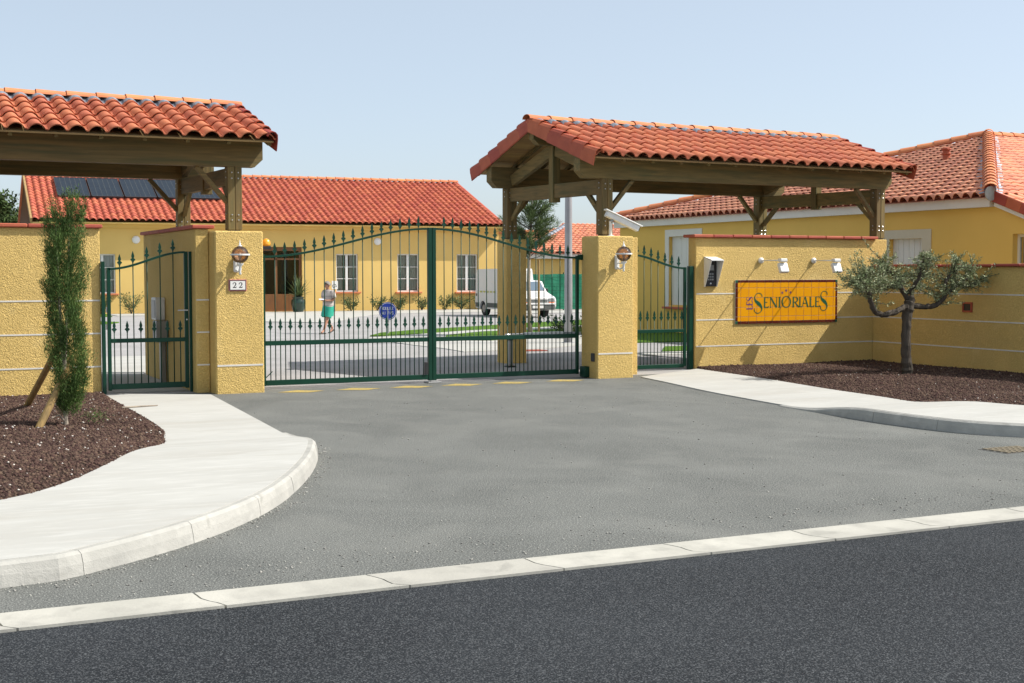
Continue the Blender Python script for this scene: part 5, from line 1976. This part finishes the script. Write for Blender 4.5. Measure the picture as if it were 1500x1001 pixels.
    for s, pts in ((-1, [(-.085, .01, .72), (-.09, .07, .60), (-.088, .115, .465)]), (1, [(.085, .0, .72), (.09, .02, .60), (.09, .035, .465)])):
        B().tube([W(*q) for q in pts], [.115, .11, .10], 12, caps=False).obj('shorts_leg', 'shorts_teal', so, smooth=True)
    for (x, y, z, pit) in ((-.085, .33, .03, .0), (.09, -.21, .065, .4)):
        Rm = Matrix((r, f, Vector((0, 0, 1)))).transposed() @ Matrix.Rotation(-pit, 3, 'X')
        B().obox(W(x, y, z - .015), (.085, .24, .03), Rm, .01).obj('sandal', 'sandal', t)
    return t, W


pt, PW = person((12.10, 37.2, 0), (-.88, -.47), 'grey-haired person in striped shirt and teal shorts walking across the yard')
b = B()
b.obox(PW(0, .26, .985), (.17, .10, .012), Matrix.Rotation(.3, 3, 'X'), .002)
tag(b.obj('papers', 'paper'), 'folded pale papers held by the walking person', 'papers')

# ------------------------------------------------------------------ utility cabinet behind the small left gate
t = thing('letterbox_cabinet', 'grey metal cabinet with a white box on a post against the side wall', 'cabinet', (4.39, 22.1, 0))
B().box(4.34, 4.43, 22.05, 22.15, 0, .66, .008).obj('post', 'grey_metal', t)
B().box(4.24, 4.435, 21.85, 22.15, .66, 1.0, .01).obj('lower_box', 'grey_metal', t)
B().box(4.28, 4.435, 22.1, 22.45, 1.005, 1.37, .012).obj('upper_box', 'white_paint', t)
B().box(4.272, 4.28, 22.13, 22.42, 1.04, 1.33, .002).obj('door', 'grey_metal', t)

# ------------------------------------------------------------------ stakes and cypress
STK = 'round wooden stakes beside the cypress'
for (pb, ptp, lab) in (((1.77, 16.02, 0.0), (2.20, 16.25, 0.80), 'thick leaning wooden stake in front of the cypress foot'),
                       ((1.92, 18.7, 0.0), (2.17, 16.42, 1.12), 'leaning wooden stake behind the cypress, toward the wall')):
    d = (Vector(ptp) - Vector(pb))
    q = B().tube([Vector(pb) - d * .05, Vector(pb) + d * .3, Vector(pb) + d * .7, Vector(ptp)], [.043, .042, .041, .040], 12).obj('stake', 'stake_wood', smooth=False)
    tag(q, lab, 'stake', STK)

t = thing('cypress', 'narrow twin-topped staked cypress in the left bed', 'tree', (2.08, 16.2, 0))
b = B()
b.tube([(2.10, 16.2, 0.0), (2.09, 16.2, .5), (2.05, 16.22, 1.5), (2.03, 16.2, 2.3)], [.028, .022, .015, .006], 8)
b.tube([(2.09, 16.2, .5), (2.13, 16.18, 1.3), (2.18, 16.2, 2.45)], [.018, .013, .004], 6)
b.tube([(2.10, 16.2, .05), (2.02, 16.15, .15), (1.93, 16.12, .12)], [.012, .01, .006], 6)
b.obj('trunk', 'bark_pale', t)
C, Dv = [], []
zs = []
def crown_r(z):
    pts_z = [.12, .3, .6, 1.0, 1.5, 2.0, 2.35, 2.6]
    pts_r = [.05, .11, .15, .14, .135, .145, .13, .045]
    return float(np.interp(z, pts_z, pts_r))
ncl_ = 700
for i in range(ncl_):
    z = .13 + (2.66 - .13) * random.random() ** .95
    top = z > 1.9
    a = random.uniform(0, 2 * PI)
    rr_ = crown_r(z) * math.sqrt(random.uniform(.12, 1.12))
    lob = 1 + .30 * math.sin(3 * a + z * 5) + .20 * math.sin(9 * z + 2 * a)
    cx_ = 2.11 + .05 * math.sin(z * 2.6) + (.04 if z > 1.5 else 0)
    if z > 2.15:
        s = -1 if random.random() < .42 else 1
        cx_ += s * .085
        rr_ *= .62
        if random.random() < (z - 2.15) / (.42 if s < 0 else .62):
            continue
    c = np.array((cx_ + rr_ * lob * math.cos(a), 16.2 + rr_ * lob * math.sin(a), z))
    nb_ = 80
    out = np.array((math.cos(a) * .55, math.sin(a) * .55, 1.25))
    q = rng.normal(size=(nb_, 3)) * (.022, .022, .03)
    axis_t = rng.uniform(0, random.choice((.15, .17, .26)), (nb_, 1))
    dd = out / np.linalg.norm(out)
    C.append(c + q + dd * axis_t)
    Dv.append(dd * 1.5 + rng.normal(size=(nb_, 3)) * .5)
C.append(np.array([(2.35 + .06 * random.gauss(0, 1) + .12 * random.random(), 16.1 + .05 * random.gauss(0, 1), .13 + .04 * random.gauss(0, 1)) for _ in range(220)]))
Dv.append(rand_dirs(220, (.5, 0, .5)))
foliage('foliage', np.concatenate(C), np.concatenate(Dv), .036, .0068, 'cypress_leaf', t)

q = B().tube([(3.02, 17.9, .03), (3.22, 17.95, .03), (3.5, 18.02, .028)], [.012, .014, .008], 6).obj('shadow_rod', 'bark_pale')  # thin brown rod modelled in place of a stake's shadow line
tag(q, 'thin brown rod standing in for a stake shadow at the left pavement edge', 'shadow_rod')

# ------------------------------------------------------------------ olive tree
t = thing('olive_tree', 'small pruned olive tree with spreading limbs in the right bed', 'tree', (16.1, 17.8, 0))


def limb(pts, rads, seg=5, n=10, wob=.012):
    P = catmull([tuple(p) for p in pts], seg)
    R_ = np.interp(np.linspace(0, 1, len(P)), np.linspace(0, 1, len(rads)), rads)
    P = [Vector(p) + Vector([random.gauss(0, wob * .5) for _ in range(3)]) for p in P]
    return P, [float(q * random.uniform(.9, 1.12)) for q in R_]


trunk = B()
P, R_ = limb([(16.12, 17.8, -.05), (16.11, 17.8, .1), (16.07, 17.79, .45), (16.08, 17.8, .85), (16.13, 17.8, 1.2), (16.17, 17.8, 1.3)], [.115, .093, .084, .078, .088, .075], 5, wob=.01)
trunk.tube(P, R_, 14)
trunk.obj('trunk', 'bark', t)
LIMBS = [
    ([(16.14, 17.8, 1.2), (15.85, 17.74, 1.13), (15.5, 17.7, 1.05), (15.25, 17.66, 1.14), (15.10, 17.6, 1.40), (14.97, 17.55, 1.58), (14.93, 17.5, 1.80)], [.06, .052, .048, .045, .038, .03, .015]),
    ([(16.2, 17.8, 1.2), (16.45, 17.8, 1.17), (16.72, 17.78, 1.20), (16.95, 17.75, 1.42), (17.15, 17.7, 1.55), (17.35, 17.7, 1.52), (17.58, 17.65, 1.62)], [.055, .048, .046, .042, .034, .026, .012]),
    ([(16.15, 17.8, 1.25), (16.05, 17.85, 1.45), (15.92, 17.9, 1.68), (15.75, 17.9, 1.80), (15.62, 17.9, 1.95)], [.055, .045, .036, .026, .01]),
    ([(16.17, 17.8, 1.28), (16.3, 17.9, 1.5), (16.55, 18.0, 1.65), (16.75, 18.05, 1.78)], [.045, .036, .026, .012]),
    ([(16.02, 17.86, 1.5), (15.75, 17.75, 1.52), (15.45, 17.7, 1.56), (15.35, 17.65, 1.72)], [.036, .03, .022, .01]),
    ([(16.95, 17.75, 1.42), (16.85, 17.7, 1.60), (17.0, 17.68, 1.78), (17.05, 17.65, 1.85)], [.034, .028, .02, .008]),
    ([(17.2, 17.7, 1.53), (17.38, 17.72, 1.7), (17.45, 17.75, 1.82)], [.026, .02, .008]),
    ([(16.12, 17.82, 1.4), (16.15, 17.6, 1.65), (16.12, 17.5, 1.9), (16.2, 17.45, 2.0)], [.036, .026, .018, .007]),
    ([(15.1, 17.6, 1.42), (14.85, 17.5, 1.6), (14.7, 17.45, 1.62), (14.6, 17.4, 1.55)], [.026, .02, .014, .006]),
]
tips = []
for pts, rads in LIMBS:
    P, R_ = limb(pts, rads)
    bb = B()
    bb.tube(P, R_, 9)
    for i in range(len(P) // 3, len(P)):
        tips.append((P[i], R_[i]))
    bb.obj('branch', 'bark', t)
# twigs carrying leaves
tw = B()
C, Dv = [], []
targets = []
for i in range(520):
    p, rr_ = random.choice(tips)
    d = Vector((random.gauss(0, 1.2), random.gauss(0, .9), random.gauss(.3, .6))).normalized()
    L_ = random.uniform(.12, .46)
    if p.z > 1.7 and random.random() < .25:
        d = Vector((random.gauss(0, .35), random.gauss(0, .35), 1)).normalized()
        L_ = random.uniform(.25, .5)
    q = p + d * L_
    if q.z > 2.12 and random.random() < .8:
        q.z = 2.0 + random.uniform(0, .14)
    if q.z > 2.3:
        q.z = 2.3
    if q.x < 14.5:
        q.x = 14.5
    if random.random() < .06:
        q = p + Vector((random.gauss(0, .06), random.gauss(0, .06), -random.uniform(.25, .5)))
    if q.z < 1.25 + .12 * abs(p.x - 16.1) and random.random() < .85:
        continue
    mid = (p + q) / 2 + Vector([random.gauss(0, .03) for _ in range(3)])
    tw.tube([p, mid, q], [.006, .004, .0015], 4, caps=False)
    nn_ = int(17 + L_ * 70)
    for _ in range(nn_):
        s = random.uniform(.1, 1.02)
        c = (p.lerp(mid, s * 2) if s < .5 else mid.lerp(q, (s - .5) * 2))
        C.append(c + Vector([random.gauss(0, .014) for _ in range(3)]))
        Dv.append(d * .8 + Vector([random.gauss(0, .7) for _ in range(3)]))
tw.obj('twigs', 'bark', t)
foliage('foliage', np.array(C), np.array(Dv), .048, .015, 'olive_leaf', t)

# ------------------------------------------------------------------ young pine behind the gate
t = thing('young_pine', 'young staked pine with an airy crown beyond the right gate leaf', 'tree', (16.7, 33.4, 0))
b = B()
b.tube([(16.70, 33.4, 0), (16.66, 33.4, .8), (16.64, 33.4, 1.5), (16.66, 33.4, 2.3), (16.72, 33.4, 3.1), (16.76, 33.4, 3.75)], [.065, .055, .05, .045, .03, .01], 10)
b.obj('trunk', 'bark_pale', t)
C, Dv = [], []
bb = B()
for i in range(85):
    z = random.uniform(2.1, 3.4)
    a = random.uniform(0, 2 * PI)
    L_ = random.uniform(.3, .8) * (1 - max(0, (z - 2.9)) * .4)
    p = Vector((16.62 + (z - 2) * .08, 33.4, z))
    q = p + Vector((math.cos(a) * L_, math.sin(a) * L_, random.uniform(.15, .6)))
    m = (p + q) / 2 + Vector((0, 0, -.04))
    bb.tube([p, m, q], [.014, .009, .004], 5, caps=False)
    for s in (.55, .72, .88, 1.0):
        c = p.lerp(q, s) if s > .5 else m
        n_ = 34
        dirn = (q - p).normalized()
        C.append(np.array(c)[None] + rng.normal(size=(n_, 3)) * .035)
        Dv.append(np.array(dirn)[None] * .9 + rng.normal(size=(n_, 3)) * .7 + (0, 0, .3))
bb.obj('branches', 'bark', t)
foliage('needles', np.concatenate(C), np.concatenate(Dv), .15, .011, 'pine_leaf', t)
SG = 'stakes holding the young pine'
for (x, lab) in ((16.50, 'pale stake left of the young pine trunk'), (16.93, 'pale stake right of the young pine trunk')):
    tag(B().tube([(x, 33.35, 0), (x, 33.35, 2.1)], .032, 8).obj('stake', 'wood_pale'), lab, 'stake', SG)
# low dark shrub near the lamp post
shrub(Vector((17.0, 31.6, 0)), .55, .5, 'low dark shrub on the lawn beside the lamp post', 700, 'tree_leaf', None)


# ------------------------------------------------------------------ trees behind on the left
def big_tree(p, h, r, label, n=9000, leaf=.24, grp=None):
    p = Vector(p)
    t = thing('tree', label, 'tree', tuple(p), grp)
    b = B()
    b.tube([p, p + Vector((.1, 0, h * .3)), p + Vector((0, 0, h * .75))], [.28, .2, .06], 8)
    for k in range(7):
        a = k * .9
        b.tube([p + Vector((0, 0, h * .3)), p + Vector((math.cos(a) * r * .5, math.sin(a) * r * .5, h * .6))], [.1, .03], 6)
    b.obj('trunk', 'bark', t)
    cl = []
    for k in range(46):
        d = Vector((random.gauss(0, 1), random.gauss(0, 1), random.gauss(0, 1))).normalized()
        q = random.uniform(.45, 1)
        cl.append((p + Vector((d.x * r * q, d.y * r * q, h * .6 + d.z * h * .38 * q)), random.uniform(.25, .5) * r * .7))
    C = []
    for k in range(n):
        c, rr = random.choice(cl)
        d = Vector((random.gauss(0, 1), random.gauss(0, 1), random.gauss(0, 1))).normalized()
        C.append(c + d * rr * random.uniform(.5, 1.0))
    foliage('crown', np.array(C), rand_dirs(n, (0, 0, -.1)), leaf, leaf * .45, 'tree_leaf', t)


big_tree((7.2, 80, 0), 6.3, 2.2, 'dark green tree left of the far building at the picture edge', grp='trees behind the far building')
big_tree((4.6, 74, 0), 7.6, 2.6, 'taller tree reaching in at the left edge under the canopy', grp='trees behind the far building')

for _o in COL.objects:
    for _k in ('at', 'inv'):
        if _k in _o:
            del _o[_k]
